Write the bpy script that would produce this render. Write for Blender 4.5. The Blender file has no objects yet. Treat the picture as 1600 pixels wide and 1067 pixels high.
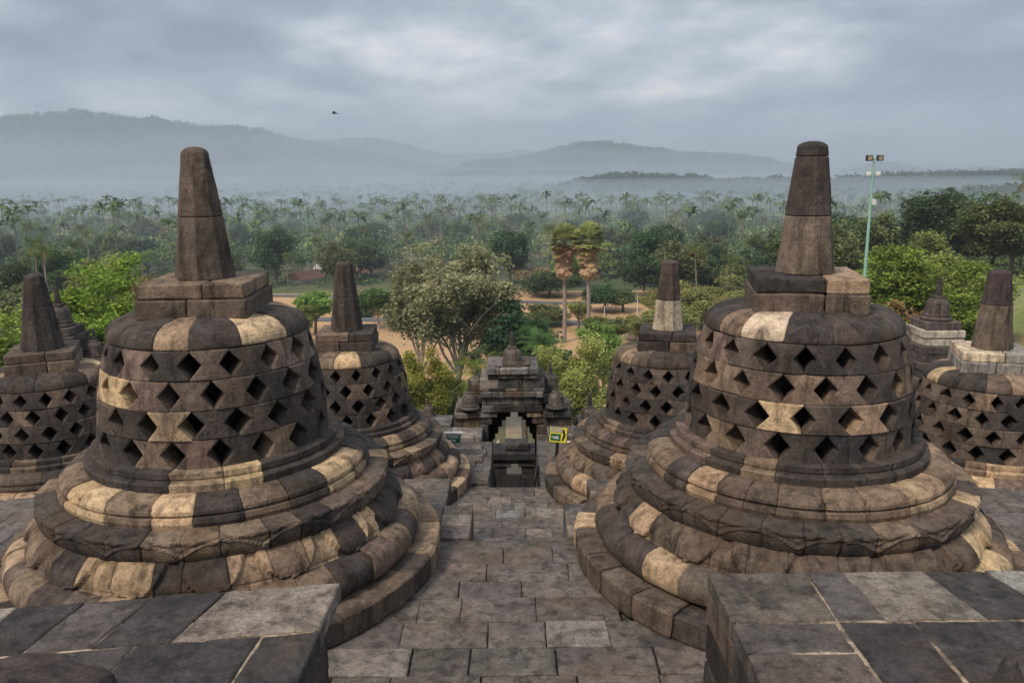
import bpy, math, random
import numpy as np
from mathutils import Vector, Matrix, noise
PI = math.pi
R_ = math.radians
random.seed(7)
rng = np.random.default_rng(11)
scene = bpy.context.scene
C = scene.collection

# ------------------------------------------------------------------ camera
PITCH, ROLL, FPX = 0.2075, 0.00925, 1260.0
cam = bpy.data.cameras.new('camera'); cam_o = bpy.data.objects.new('camera', cam); C.objects.link(cam_o)
cam.sensor_width = 36; cam.lens = FPX / 1600 * 36
cam.clip_start = 0.05; cam.clip_end = 30000
cam_o.matrix_world = Matrix.Rotation(PI/2 - PITCH, 4, 'X') @ Matrix.Rotation(-ROLL, 4, 'Z')
scene.camera = cam_o
scene.render.resolution_x = 1024; scene.render.resolution_y = 682

# ------------------------------------------------------------------ sky and sun
SUN_EL, SUN_AZ = R_(50), R_(222)          # azimuth clockwise from +Y: the sun stands behind the camera, to its left
world = bpy.data.worlds.new('World'); scene.world = world; world.use_nodes = True
nt = world.node_tree; nt.nodes.clear()
def N(tree, kind, **kw):
    n = tree.nodes.new(kind)
    for k, v in kw.items(): setattr(n, k, v)
    return n
def setv(n, **kw):
    for k, v in kw.items():
        n.inputs[k.replace('_', ' ')].default_value = v
def math_n(tree, op, a, b=None, clamp=False):
    n = N(tree, 'ShaderNodeMath', operation=op, use_clamp=clamp)
    for i, v in enumerate((a, b)):
        if v is None: continue
        if isinstance(v, (int, float)): n.inputs[i].default_value = v
        else: tree.links.new(v, n.inputs[i])
    return n.outputs[0]
def ramp(tree, fac, stops, interp='LINEAR'):
    n = N(tree, 'ShaderNodeValToRGB'); n.color_ramp.interpolation = interp
    els = n.color_ramp.elements
    while len(els) < len(stops): els.new(0.5)
    for e, (p, c) in zip(els, stops):
        e.position = p
        e.color = (c, c, c, 1) if isinstance(c, (int, float)) else (c[0], c[1], c[2], 1)
    if fac is not None: tree.links.new(fac, n.inputs[0])
    return n.outputs[0]
def mix(tree, fac, a, b, mode='MIX'):
    n = N(tree, 'ShaderNodeMix', data_type='RGBA', blend_type=mode)
    for s, v in ((n.inputs[0], fac), (n.inputs[6], a), (n.inputs[7], b)):
        if isinstance(v, (int, float)): s.default_value = v
        elif isinstance(v, tuple): s.default_value = (v[0], v[1], v[2], 1)
        else: tree.links.new(v, s)
    return n.outputs[2]
sky = N(nt, 'ShaderNodeTexSky', sky_type='NISHITA'); sky.sun_disc = False
sky.sun_elevation = SUN_EL; sky.sun_rotation = SUN_AZ
tc = N(nt, 'ShaderNodeTexCoord')
sep = N(nt, 'ShaderNodeSeparateXYZ'); nt.links.new(tc.outputs['Generated'], sep.inputs[0])
zc = math_n(nt, 'ADD', math_n(nt, 'MAXIMUM', sep.outputs[2], 0.0), 0.24)
px_ = math_n(nt, 'DIVIDE', sep.outputs[0], zc); py_ = math_n(nt, 'DIVIDE', sep.outputs[1], zc)
cmb = N(nt, 'ShaderNodeCombineXYZ'); nt.links.new(px_, cmb.inputs[0]); nt.links.new(py_, cmb.inputs[1]); cmb.inputs[2].default_value = 2.35
n1 = N(nt, 'ShaderNodeTexNoise'); setv(n1, Scale=2.1, Detail=9.0, Roughness=0.56, Distortion=0.15); nt.links.new(cmb.outputs[0], n1.inputs[0])
n2 = N(nt, 'ShaderNodeTexNoise'); setv(n2, Scale=0.8, Detail=4.0, Roughness=0.5, Distortion=0.2); nt.links.new(cmb.outputs[0], n2.inputs[0])
cl = math_n(nt, 'ADD', math_n(nt, 'MULTIPLY', n1.outputs[0], 0.6), math_n(nt, 'MULTIPLY', n2.outputs[0], 0.4))
cl = math_n(nt, 'ADD', math_n(nt, 'MULTIPLY', math_n(nt, 'SUBTRACT', cl, 0.5), 1.4), 0.46)
# broad cloud banks: direction-space blobs (azimuth x, elevation z)
def blob(x0, z0, sx, sz, amp):
    a = math_n(nt, 'DIVIDE', math_n(nt, 'SUBTRACT', sep.outputs[0], x0), sx)
    b = math_n(nt, 'DIVIDE', math_n(nt, 'SUBTRACT', sep.outputs[2], z0), sz)
    d = math_n(nt, 'ADD', math_n(nt, 'MULTIPLY', a, a), math_n(nt, 'MULTIPLY', b, b))
    return math_n(nt, 'MULTIPLY', math_n(nt, 'POWER', 2.718, math_n(nt, 'MULTIPLY', d, -1.0)), amp)
for b in ((-0.42, 0.155, 0.24, 0.06, -0.15), (-0.02, 0.205, 0.13, 0.025, -0.09), (0.08, 0.14, 0.22, 0.03, 0.05),
          (0.50, 0.12, 0.20, 0.08, -0.13), (-0.15, 0.20, 0.07, 0.05, 0.13), (0.26, 0.18, 0.12, 0.022, 0.05), (-0.30, 0.08, 0.3, 0.02, 0.04)):
    cl = math_n(nt, 'ADD', cl, blob(*b))
ccol = ramp(nt, cl, [(0.26, (0.20, 0.235, 0.30)), (0.40, (0.31, 0.35, 0.415)), (0.50, (0.47, 0.505, 0.565)), (0.60, (0.70, 0.69, 0.71)), (0.70, (0.98, 0.88, 0.80))])
# an overcast dome is brighter towards the zenith and towards the hidden sun
up = math_n(nt, 'MULTIPLY', math_n(nt, 'MAXIMUM', math_n(nt, 'SUBTRACT', sep.outputs[2], 0.28), 0.0), 1.3)
back = math_n(nt, 'MULTIPLY', math_n(nt, 'MAXIMUM', math_n(nt, 'MULTIPLY', sep.outputs[1], -1.0), 0.0), 0.35)
gain = math_n(nt, 'ADD', math_n(nt, 'ADD', 1.0, up), back)
vm = N(nt, 'ShaderNodeVectorMath', operation='SCALE'); nt.links.new(ccol, vm.inputs[0]); nt.links.new(math_n(nt, 'MULTIPLY', gain, 11.1), vm.inputs['Scale'])
mx = mix(nt, 0.94, sky.outputs[0], vm.outputs[0])
bg = N(nt, 'ShaderNodeBackground'); bg.inputs[1].default_value = 0.1; nt.links.new(mx, bg.inputs[0])
wo = N(nt, 'ShaderNodeOutputWorld'); nt.links.new(bg.outputs[0], wo.inputs[0])

sl = bpy.data.lights.new('sun', 'SUN'); sl.energy = 2.9; sl.angle = R_(12); sl.color = (1.0, 0.85, 0.68)
so = bpy.data.objects.new('sun', sl); C.objects.link(so)
sd = Vector((math.sin(SUN_AZ)*math.cos(SUN_EL), math.cos(SUN_AZ)*math.cos(SUN_EL), math.sin(SUN_EL)))
so.rotation_euler = sd.to_track_quat('Z', 'Y').to_euler()
scene.view_settings.view_transform = 'Standard'; scene.view_settings.look = 'None'
scene.view_settings.exposure = 0.26; scene.view_settings.gamma = 1.0

# ------------------------------------------------------------------ materials
def new_mat(name):
    m = bpy.data.materials.new(name); m.use_nodes = True; t = m.node_tree; t.nodes.clear()
    out = N(t, 'ShaderNodeOutputMaterial'); p = N(t, 'ShaderNodeBsdfPrincipled'); t.links.new(p.outputs[0], out.inputs[0])
    return m, t, p, out
def noise_n(t, vec, scale, detail=5.0, rough=0.6, dist=0.0):
    n = N(t, 'ShaderNodeTexNoise'); setv(n, Scale=scale, Detail=detail, Roughness=rough, Distortion=dist)
    if vec is not None: t.links.new(vec, n.inputs[0])
    return n.outputs[0]
def stone_mat(name, bump=0.5, fine=70.0, lichen=0.3, grime=0.5, rough=0.9):
    m, t, p, out = new_mat(name)
    at = N(t, 'ShaderNodeAttribute'); at.attribute_name = 'tone'
    co = N(t, 'ShaderNodeTexCoord'); v0 = co.outputs['Object']
    # every stone has its own piece of the pattern
    off = N(t, 'ShaderNodeVectorMath', operation='MULTIPLY_ADD'); t.links.new(at.outputs['Color'], off.inputs[0])
    off.inputs[1].default_value = (43, 71, 97); t.links.new(v0, off.inputs[2]); v = off.outputs[0]
    a = noise_n(t, v, 3.1, 6, 0.62, 0.3)
    b = noise_n(t, v, 14.0, 6, 0.7)
    c = noise_n(t, v, fine, 3, 0.7)
    f1 = ramp(t, a, [(0.3, 1.0 - grime), (0.5, 1.0), (0.72, 1.35)])
    f2 = ramp(t, b, [(0.3, 0.62), (0.5, 0.98), (0.7, 1.3)])
    f3 = ramp(t, c, [(0.34, 0.74), (0.52, 1.0), (0.68, 1.25)])
    col = mix(t, 1.0, at.outputs['Color'], f1, 'MULTIPLY')
    col = mix(t, 1.0, col, f2, 'MULTIPLY')
    col = mix(t, 1.0, col, f3, 'MULTIPLY')
    # pale lichen scabs and ochre staining
    # rain streaks and soot
    mp = N(t, 'ShaderNodeMapping'); mp.inputs['Scale'].default_value = (6.5, 6.5, 0.9); t.links.new(v0, mp.inputs[0])
    st = noise_n(t, mp.outputs[0], 1.3, 6, 0.7, 0.4)
    col = mix(t, 1.0, col, ramp(t, st, [(0.36, 0.42), (0.50, 1.0), (0.64, 1.12)]), 'MULTIPLY')
    l = noise_n(t, v0, 7.3, 8, 0.72, 0.6)
    lf = ramp(t, l, [(0.60, 0.0), (0.70, lichen)])
    col = mix(t, lf, col, (0.30, 0.235, 0.17))
    s = noise_n(t, v0, 1.7, 5, 0.6, 0.5)
    sf = ramp(t, s, [(0.52, 0.0), (0.68, 0.28)])
    col = mix(t, sf, col, (0.12, 0.075, 0.045))
    gr = noise_n(t, v0, 2.6, 6, 0.65, 0.8)
    gf = ramp(t, gr, [(0.56, 0.0), (0.66, 0.55)])
    col = mix(t, gf, col, (0.028, 0.025, 0.023))
    t.links.new(col, p.inputs['Base Color'])
    setv(p, Roughness=rough); p.inputs['Specular IOR Level'].default_value = 0.25
    vo = N(t, 'ShaderNodeTexVoronoi'); setv(vo, Scale=fine*0.55); t.links.new(v, vo.inputs[0])
    h = math_n(t, 'ADD', math_n(t, 'MULTIPLY', c, 0.5), math_n(t, 'MULTIPLY', b, 1.1))
    h = math_n(t, 'ADD', h, math_n(t, 'MULTIPLY', math_n(t, 'MINIMUM', vo.outputs[0], 0.35), 0.7))
    bp = N(t, 'ShaderNodeBump'); setv(bp, Strength=bump, Distance=0.02); t.links.new(h, bp.inputs['Height'])
    t.links.new(bp.outputs[0], p.inputs['Normal'])
    return m
M = {}
M['stone'] = stone_mat('andesite_stone', 0.7, 62, 0.3, 0.42)
M['paving'] = stone_mat('paving_stone', 0.8, 60, 0.12, 0.3, 0.85)
M['mossy'] = stone_mat('weathered_stone', 0.9, 50, 0.6, 0.6)
def plain_mat(name, col, rough=0.6, metal=0.0, nz=0.25, scale=12.0):
    m, t, p, out = new_mat(name)
    co = N(t, 'ShaderNodeTexCoord')
    a = noise_n(t, co.outputs['Object'], scale, 5, 0.6)
    f = ramp(t, a, [(0.3, 1.0 - nz), (0.7, 1.0 + nz)])
    t.links.new(mix(t, 1.0, col, f, 'MULTIPLY'), p.inputs['Base Color'])
    setv(p, Roughness=rough, Metallic=metal)
    return m
def mortar_mat():
    m, t, p, out = new_mat('lime_mortar'); co = N(t, 'ShaderNodeTexCoord'); v = co.outputs['Object']
    a = noise_n(t, v, 3.2, 6, 0.7, .5); b = noise_n(t, v, 30, 4, 0.7)
    c1 = ramp(t, a, [(0.42, (0.045, 0.04, 0.036)), (0.50, (0.16, 0.12, 0.08)), (0.58, (0.32, 0.25, 0.175))])
    t.links.new(mix(t, 1.0, c1, ramp(t, b, [(0.35, 0.5), (0.6, 1.2)]), 'MULTIPLY'), p.inputs['Base Color']); setv(p, Roughness=0.95)
    bp = N(t, 'ShaderNodeBump'); setv(bp, Strength=0.8, Distance=0.02); t.links.new(b, bp.inputs['Height']); t.links.new(bp.outputs[0], p.inputs['Normal'])
    return m
M['mortar'] = mortar_mat()
M['bark'] = plain_mat('bark', (0.13, 0.10, 0.075), 0.9, 0, 0.4, 5)
M['palebark'] = plain_mat('pale_bark', (0.36, 0.30, 0.24), 0.9, 0, 0.35, 3)
M['palmbark'] = plain_mat('palm_bark', (0.24, 0.20, 0.165), 0.9, 0, 0.35, 4)
M['black'] = plain_mat('black_paint', (0.012, 0.012, 0.013), 0.5)
M['white'] = plain_mat('white_paint', (0.62, 0.60, 0.56), 0.6, 0, 0.12)
M['green_paint'] = plain_mat('pale_green_paint', (0.25, 0.42, 0.34), 0.6, 0, 0.3)
M['sign_green'] = plain_mat('sign_green', (0.0, 0.11, 0.055), 0.5, 0, 0.08)
M['sign_yellow'] = plain_mat('sign_yellow', (0.72, 0.62, 0.06), 0.5, 0, 0.08)
M['sign_frame'] = plain_mat('sign_frame', (0.30, 0.30, 0.22), 0.6, 0, 0.15)
M['roof'] = plain_mat('roof_tiles', (0.30, 0.135, 0.095), 0.85, 0, 0.35, 2)
M['plaster'] = plain_mat('plaster_wall', (0.6, 0.56, 0.5), 0.85, 0, 0.15, 2)
M['dark'] = plain_mat('dark_glass', (0.02, 0.022, 0.025), 0.2)
M['asphalt'] = plain_mat('asphalt', (0.085, 0.088, 0.095), 0.9, 0, 0.2, 1.5)
M['feather'] = plain_mat('dark_feathers', (0.05, 0.05, 0.05), 0.8)
M['lamp_glass'] = plain_mat('lamp_glass', (0.30, 0.24, 0.15), 0.15)
def leaf_mat(name, trans=0.3):
    m, t, p, out = new_mat(name)
    at = N(t, 'ShaderNodeAttribute'); at.attribute_name = 'tone'
    oi = N(t, 'ShaderNodeObjectInfo')
    hs = N(t, 'ShaderNodeHueSaturation'); t.links.new(at.outputs['Color'], hs.inputs['Color'])
    t.links.new(math_n(t, 'ADD', math_n(t, 'MULTIPLY', oi.outputs['Random'], 0.035), 0.483), hs.inputs['Hue'])
    t.links.new(math_n(t, 'ADD', math_n(t, 'MULTIPLY', oi.outputs['Random'], 0.8), 1.25), hs.inputs['Value'])
    t.links.new(hs.outputs[0], p.inputs['Base Color']); setv(p, Roughness=0.7); p.inputs['Specular IOR Level'].default_value = 0.15
    tr = N(t, 'ShaderNodeBsdfTranslucent'); t.links.new(hs.outputs[0], tr.inputs[0])
    ms = N(t, 'ShaderNodeMixShader'); ms.inputs[0].default_value = trans
    t.links.new(p.outputs[0], ms.inputs[1]); t.links.new(tr.outputs[0], ms.inputs[2]); t.links.new(ms.outputs[0], out.inputs[0])
    return m
M['leaf'] = leaf_mat('foliage', 0.32)
def ground_mat():
    m, t, p, out = new_mat('plain_ground')
    co = N(t, 'ShaderNodeTexCoord'); v = co.outputs['Object']
    a = noise_n(t, v, 0.02, 6, 0.6); b = noise_n(t, v, 0.3, 6, 0.65)
    c1 = ramp(t, a, [(0.35, (0.045, 0.07, 0.025)), (0.5, (0.075, 0.09, 0.035)), (0.66, (0.16, 0.11, 0.06))])
    f = ramp(t, b, [(0.3, 0.7), (0.7, 1.25)])
    t.links.new(mix(t, 1.0, c1, f, 'MULTIPLY'), p.inputs['Base Color']); setv(p, Roughness=0.95)
    return m
M['ground'] = ground_mat()
def patch_mat(name, cols, s1=0.06, s2=1.2):
    m, t, p, out = new_mat(name)
    co = N(t, 'ShaderNodeTexCoord'); v = co.outputs['Object']
    a = noise_n(t, v, s1, 6, 0.65, 0.4); b = noise_n(t, v, s2, 6, 0.7)
    c1 = ramp(t, a, [(0.34, cols[0]), (0.5, cols[1]), (0.66, cols[2])])
    f = ramp(t, b, [(0.3, 0.75), (0.7, 1.2)])
    t.links.new(mix(t, 1.0, c1, f, 'MULTIPLY'), p.inputs['Base Color']); setv(p, Roughness=0.95)
    return m
M['dry'] = patch_mat('dry_grass_soil', [(0.30, 0.175, 0.085), (0.42, 0.255, 0.13), (0.34, 0.235, 0.115)])
M['lawn'] = patch_mat('lawn', [(0.10, 0.135, 0.03), (0.15, 0.17, 0.045), (0.22, 0.17, 0.08)], 0.12)
M['dirt'] = patch_mat('dirt_path', [(0.20, 0.155, 0.105), (0.24, 0.19, 0.13), (0.28, 0.225, 0.155)], 0.3, 2.5)
M['hill'] = patch_mat('forest_hill', [(0.022, 0.038, 0.02), (0.035, 0.055, 0.028), (0.055, 0.065, 0.03)], 0.01, 0.05)

# ------------------------------------------------------------------ mesh helpers
def tag(o, label=None, cat=None, group=None, kind=None):
    if label: o['label'] = label
    if cat: o['category'] = cat
    if group: o['group'] = group
    if kind: o['kind'] = kind
    return o
def empty(name, loc, label, cat, group=None, rz=0.0):
    o = bpy.data.objects.new(name, None); C.objects.link(o); o.location = loc; o.rotation_euler = (0, 0, rz)
    o.empty_display_size = 0.3
    return tag(o, label, cat, group)
class MB:
    """collects faces with a colour for each"""
    def __init__(s): s.v = []; s.f = []; s.t = []; s.n = 0
    def add(s, verts, faces, tone=(0.1, 0.1, 0.1)):
        verts = np.asarray(verts, dtype=np.float64).reshape(-1, 3)
        s.v.append(verts)
        for f in faces: s.f.append(tuple(i + s.n for i in f))
        if isinstance(tone, list): s.t.extend(tone)
        else: s.t.extend([tone]*len(faces))
        s.n += len(verts)
    def build(s, name, mat, parent=None, smooth=False):
        me = bpy.data.meshes.new(name)
        V = np.concatenate(s.v) if s.v else np.zeros((0, 3))
        me.from_pydata(V.tolist(), [], s.f)
        a = me.attributes.new('tone', 'FLOAT_COLOR', 'FACE')
        T = np.ones((len(s.f), 4), dtype=np.float32); T[:, :3] = np.array(s.t, dtype=np.float32)[:, :3]
        a.data.foreach_set('color', T.ravel())
        if smooth: me.polygons.foreach_set('use_smooth', [True]*len(s.f))
        me.materials.append(mat); me.update()
        o = bpy.data.objects.new(name, me); C.objects.link(o)
        if parent is not None: o.parent = parent
        return o
def quads_obj(name, V, T, mat, parent=None):
    """V: (n,4,3) quads, T: (n,3) colours"""
    n = len(V); me = bpy.data.meshes.new(name)
    me.vertices.add(n*4); me.vertices.foreach_set('co', V.reshape(-1).astype(np.float32))
    me.loops.add(n*4); me.loops.foreach_set('vertex_index', np.arange(n*4, dtype=np.int32))
    me.polygons.add(n); me.polygons.foreach_set('loop_start', np.arange(0, n*4, 4, dtype=np.int32))
    me.polygons.foreach_set('loop_total', np.full(n, 4, dtype=np.int32))
    a = me.attributes.new('tone', 'FLOAT_COLOR', 'FACE'); TT = np.ones((n, 4), dtype=np.float32); TT[:, :3] = T
    a.data.foreach_set('color', TT.ravel())
    me.materials.append(mat); me.update(calc_edges=True)
    o = bpy.data.objects.new(name, me); C.objects.link(o)
    if parent is not None: o.parent = parent
    return o
# chamfered block
_cv = []; _idx = {}
for sx in (-1, 1):
    for sy in (-1, 1):
        for sz in (-1, 1):
            for ax in range(3):
                _idx[(sx, sy, sz, ax)] = len(_cv); _cv.append((sx, sy, sz, ax))
_cf = []
for ax in range(3):
    o1, o2 = [(1, 2), (2, 0), (0, 1)][ax]
    for s in (-1, 1):
        q = []
        for a, b in ((-1, -1), (1, -1), (1, 1), (-1, 1)):
            k = [0, 0, 0]; k[ax] = s; k[o1] = a; k[o2] = b; q.append(_idx[(k[0], k[1], k[2], ax)])
        _cf.append(tuple(q if s > 0 else q[::-1]))
    for a in (-1, 1):
        for b in (-1, 1):   # edge along ax between faces o1 and o2
            k0 = [0, 0, 0]; k1 = [0, 0, 0]; k0[ax] = -1; k1[ax] = 1
            for k in (k0, k1): k[o1] = a; k[o2] = b
            q = (_idx[(*k0, o1)], _idx[(*k1, o1)], _idx[(*k1, o2)], _idx[(*k0, o2)])
            _cf.append(q if a*b > 0 else q[::-1])
for sx in (-1, 1):
    for sy in (-1, 1):
        for sz in (-1, 1):
            q = tuple(_idx[(sx, sy, sz, a)] for a in range(3)); _cf.append(q if sx*sy*sz > 0 else q[::-1])
_S = np.array([c[:3] for c in _cv], float); _M = np.ones((24, 3))
for i, c in enumerate(_cv): _M[i] = [0 if a == c[3] else 1 for a in range(3)]
def block(mb, c, h, tone, bev=0.012, rz=0.0, jit=0.0, M3=None):
    h = np.array(h); v = _S*(h[None, :] - bev*_M)
    if jit:
        cj = {}
        for i, k in enumerate(_cv):
            key = k[:3]
            if key not in cj: cj[key] = rng.normal(0, jit, 3)
            v[i] += cj[key]
    if rz:
        cc, ss = math.cos(rz), math.sin(rz); x = v[:, 0]*cc - v[:, 1]*ss; y = v[:, 0]*ss + v[:, 1]*cc; v[:, 0] = x; v[:, 1] = y
    v = v + np.array(c)
    if M3 is not None: v = M3(v)
    mb.add(v, _cf, tone)
def tube(mb, pts, rads, tone=(0.1, 0.1, 0.1), seg=8, cap=True):
    pts = [Vector(p) for p in pts]; rings = []; prev = None
    for i, p in enumerate(pts):
        d = (pts[min(i+1, len(pts)-1)] - pts[max(i-1, 0)]).normalized()
        if prev is None:
            a = d.cross(Vector((0, 0, 1)))
            if a.length < 0.1: a = d.cross(Vector((1, 0, 0)))
            a.normalize()
        else:
            a = (prev - d*prev.dot(d)).normalized()
        prev = a; b = d.cross(a)
        rings.append([p + (a*math.cos(2*PI*k/seg) + b*math.sin(2*PI*k/seg))*rads[i] for k in range(seg)])
    V = [tuple(q) for r in rings for q in r]; F = []
    for i in range(len(pts)-1):
        for k in range(seg):
            F.append((i*seg+k, i*seg+(k+1) % seg, (i+1)*seg+(k+1) % seg, (i+1)*seg+k))
    if cap:
        F.append(tuple(range(seg))[::-1]); F.append(tuple((len(pts)-1)*seg+k for k in range(seg)))
    mb.add(V, F, tone)
def lathe(mb, prof, tone, seg=24, c=(0, 0, 0), rot=0.0):
    V = []; F = []
    for r, z in prof:
        for k in range(seg):
            a = rot + 2*PI*k/seg; V.append((c[0]+r*math.cos(a), c[1]+r*math.sin(a), c[2]+z))
    n = len(prof)
    for i in range(n-1):
        for k in range(seg):
            F.append((i*seg+k, i*seg+(k+1) % seg, (i+1)*seg+(k+1) % seg, (i+1)*seg+k))
    F.append(tuple((n-1)*seg+k for k in range(seg)))
    mb.add(V, F, tone)

# stone tones (base colours)
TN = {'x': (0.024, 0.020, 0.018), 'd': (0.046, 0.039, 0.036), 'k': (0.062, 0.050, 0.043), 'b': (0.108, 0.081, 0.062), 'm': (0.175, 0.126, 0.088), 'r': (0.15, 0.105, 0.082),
      'y': (0.45, 0.325, 0.19), 'p': (0.55, 0.43, 0.30), 'o': (0.32, 0.225, 0.145), 'g': (0.13, 0.12, 0.115), 's': (0.26, 0.235, 0.205)}
def jt(c, a=0.12):
    k = 1 + random.uniform(-a, a); return (c[0]*k*(1+random.uniform(-.04, .04)), c[1]*k, c[2]*k*(1+random.uniform(-.05, .05)))
def pick(mixs):
    ks, ws = zip(*mixs.items()); return jt(TN[random.choices(ks, ws)[0]])

# ------------------------------------------------------------------ perforated stupa
def resample(prof, step=0.03):
    out = []
    for (r0, z0), (r1, z1) in zip(prof[:-1], prof[1:]):
        n = max(1, int(math.ceil(math.hypot(r1-r0, z1-z0)/step)))
        for i in range(n): out.append((r0+(r1-r0)*i/n, z0+(z1-z0)*i/n))
    out.append(prof[-1]); return out
def smooth_prof(p, n=2):
    for _ in range(n):
        q = [p[0]]
        for a, b in zip(p[:-1], p[1:]):
            q.append((a[0]*.75+b[0]*.25, a[1]*.75+b[1]*.25)); q.append((a[0]*.25+b[0]*.75, a[1]*.25+b[1]*.75))
        q.append(p[-1]); p = q
    return p
def ring(mb, prof, nst, mixs, relief=None, det=1.0, tones=None, a_start=0.0, gap=0.0022, back=0.055, seed=0, jit=0.005, step=0.03, wav=0.012, du=0.05):
    P = resample(prof, step/det); nv = len(P)
    L = np.concatenate([[0], np.cumsum([math.hypot(P[i+1][0]-P[i][0], P[i+1][1]-P[i][1]) for i in range(nv-1)])]); L /= L[-1]
    # normals of the profile, pointing out
    nr = []
    for i in range(nv):
        a = P[max(i-1, 0)]; b = P[min(i+1, nv-1)]; dr, dz = b[0]-a[0], b[1]-a[1]; l = math.hypot(dr, dz) or 1
        nr.append((dz/l, -dr/l))
    rmax = max(p[0] for p in P)
    w = np.array([1+random.uniform(-.28, .28) for _ in range(nst)]); w = w/w.sum()*2*PI
    ed = np.concatenate([[0], np.cumsum(w)]) + a_start
    nu = max(3, int(round(2*PI*rmax/nst/(du/det))))
    for k in range(nst):
        a0, a1 = ed[k], ed[k+1]; off = random.uniform(-jit, jit); tilt = random.uniform(-jit, jit)*.8
        tone = pick(mixs)
        if tones:
            tk = tones((a0+a1)/2)
            if tk: tone = jt(TN[tk], .07)
        cols = []
        g = gap/rmax; e = 0.012/rmax
        us = [(g, -back), (g, -0.006), (g+e, 0.0)] + [(None, j/nu) for j in range(1, nu)] + [(-g-e, 0.0), (-g, -0.006), (-g, -back)]
        V = []
        for u0, dd in us:
            for i in range(nv):
                wa = wav*noise.noise(Vector((seed*3.1+k*1.7, L[i]*2.2, 5)))/rmax*2.0
                wb = wav*noise.noise(Vector((seed*3.1+((k+1) % nst)*1.7, L[i]*2.2, 5)))/rmax*2.0
                A0, A1 = a0+wa, a1+wb
                if u0 is None: ang = A0+(A1-A0)*dd; d = 0.0
                elif u0 > 0: ang = A0+u0; d = dd
                else: ang = A1+u0; d = dd
                s = (ang-a0)/(a1-a0)
                d += off + tilt*(s-.5)*2
                if relief is not None and d > -0.04: d += relief(ang, L[i])
                d += 0.006*noise.noise(Vector((math.cos(ang)*rmax*5, math.sin(ang)*rmax*5, P[i][1]*7+seed)))
                if d > -0.03 and (u0 is not None): d -= max(0, .009*noise.noise(Vector((ang*9, L[i]*6, seed+k))))
                edge = min(L[i], 1-L[i])
                if edge < 0.001 and d > -0.03: d -= 0.010
                r = P[i][0] + nr[i][0]*d; z = P[i][1] + nr[i][1]*d
                V.append((r*math.cos(ang), r*math.sin(ang), z))
        F = []; nc = len(us)
        for c in range(nc-1):
            for i in range(nv-1):
                F.append((c*nv+i, (c+1)*nv+i, (c+1)*nv+i+1, c*nv+i+1))
        mb.add(V, F, tone)
    # dark joint filling behind the stones
    lathe(mb, [(p[0]+n_[0]*-0.04, p[1]+n_[1]*-0.04) for p, n_ in zip(P, nr)][::2], (0.06, 0.05, 0.04), 64)
def seen(c, half, face, spans):
    """tone by bearing round the ring: spans are read across its front, half to either side of the bearing it faces"""
    def f(a):
        d = (math.degrees(a)-face+180) % 360-180
        if abs(d) > 85: return None
        p = c+half*math.sin(math.radians(d))
        for x0, x1, t in spans:
            if x0 <= p < x1: return t
        return None
    return f
def petal_relief(npet, phase, amp):
    def f(a, v):
        s = (((a+phase)/(2*PI)*npet) % 1.0)*2-1          # -1..1 inside one petal
        vv = min(max((v-0.12)/0.88, 0), 1)
        wdt = 0.93*(1-(1-vv)**2.6)**0.5 if vv > 0 else 0
        e = wdt-abs(s)
        if v < 0.12: return 0.0
        q = max(0.0, min(1.0, e/0.10)); q = q*q*(3-2*q)
        # rim line
        rim = 0.3*math.exp(-((e-0.13)/0.05)**2)
        return amp*(q+rim*0.5) - amp*0.4
    return f
def ogee_relief(npet, phase, amp):
    def f(a, v):
        s = abs((((a+phase)/(2*PI)*npet) % 1.0)*2-1)
        c = 0.535 - 0.20*s**1.9 + 0.035*math.exp(-s/0.07)
        r = amp*0.8*math.exp(-((v-c)/0.022)**2)
        if 0.14 < v < c: r += amp*0.35*min(1, (c-v)/0.05)*min(1, (v-.14)/.08)
        c2 = 0.60 - 0.16*s**2.4
        r += amp*0.35*math.exp(-((v-c2)/0.015)**2)
        r += amp*0.3*math.exp(-((v-0.70)/0.015)**2)*(0.5+0.5*math.cos(a*110))
        return r
    return f
MIX_RING = {'d': 2.2, 'k': 3, 'b': 4.5, 'm': 3, 'r': .8, 'o': 2.2, 'y': 1.4}
MIX_DARK = {'d': 4, 'k': 4, 'b': 3, 'm': 1.0, 'r': .4, 'o': .6}
MIX_BELL = {'d': 5, 'k': 5, 'b': 4, 'm': 1.3, 'r': .5, 'o': .15}
ZB = [1.19, 1.42, 1.645, 1.87, 2.09]                      # course lines of the bell
def bell_r(z):
    t = (z-1.19)/(2.09-1.19)
    return 0.948 - 0.035*t - 0.105*t**2.6
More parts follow.
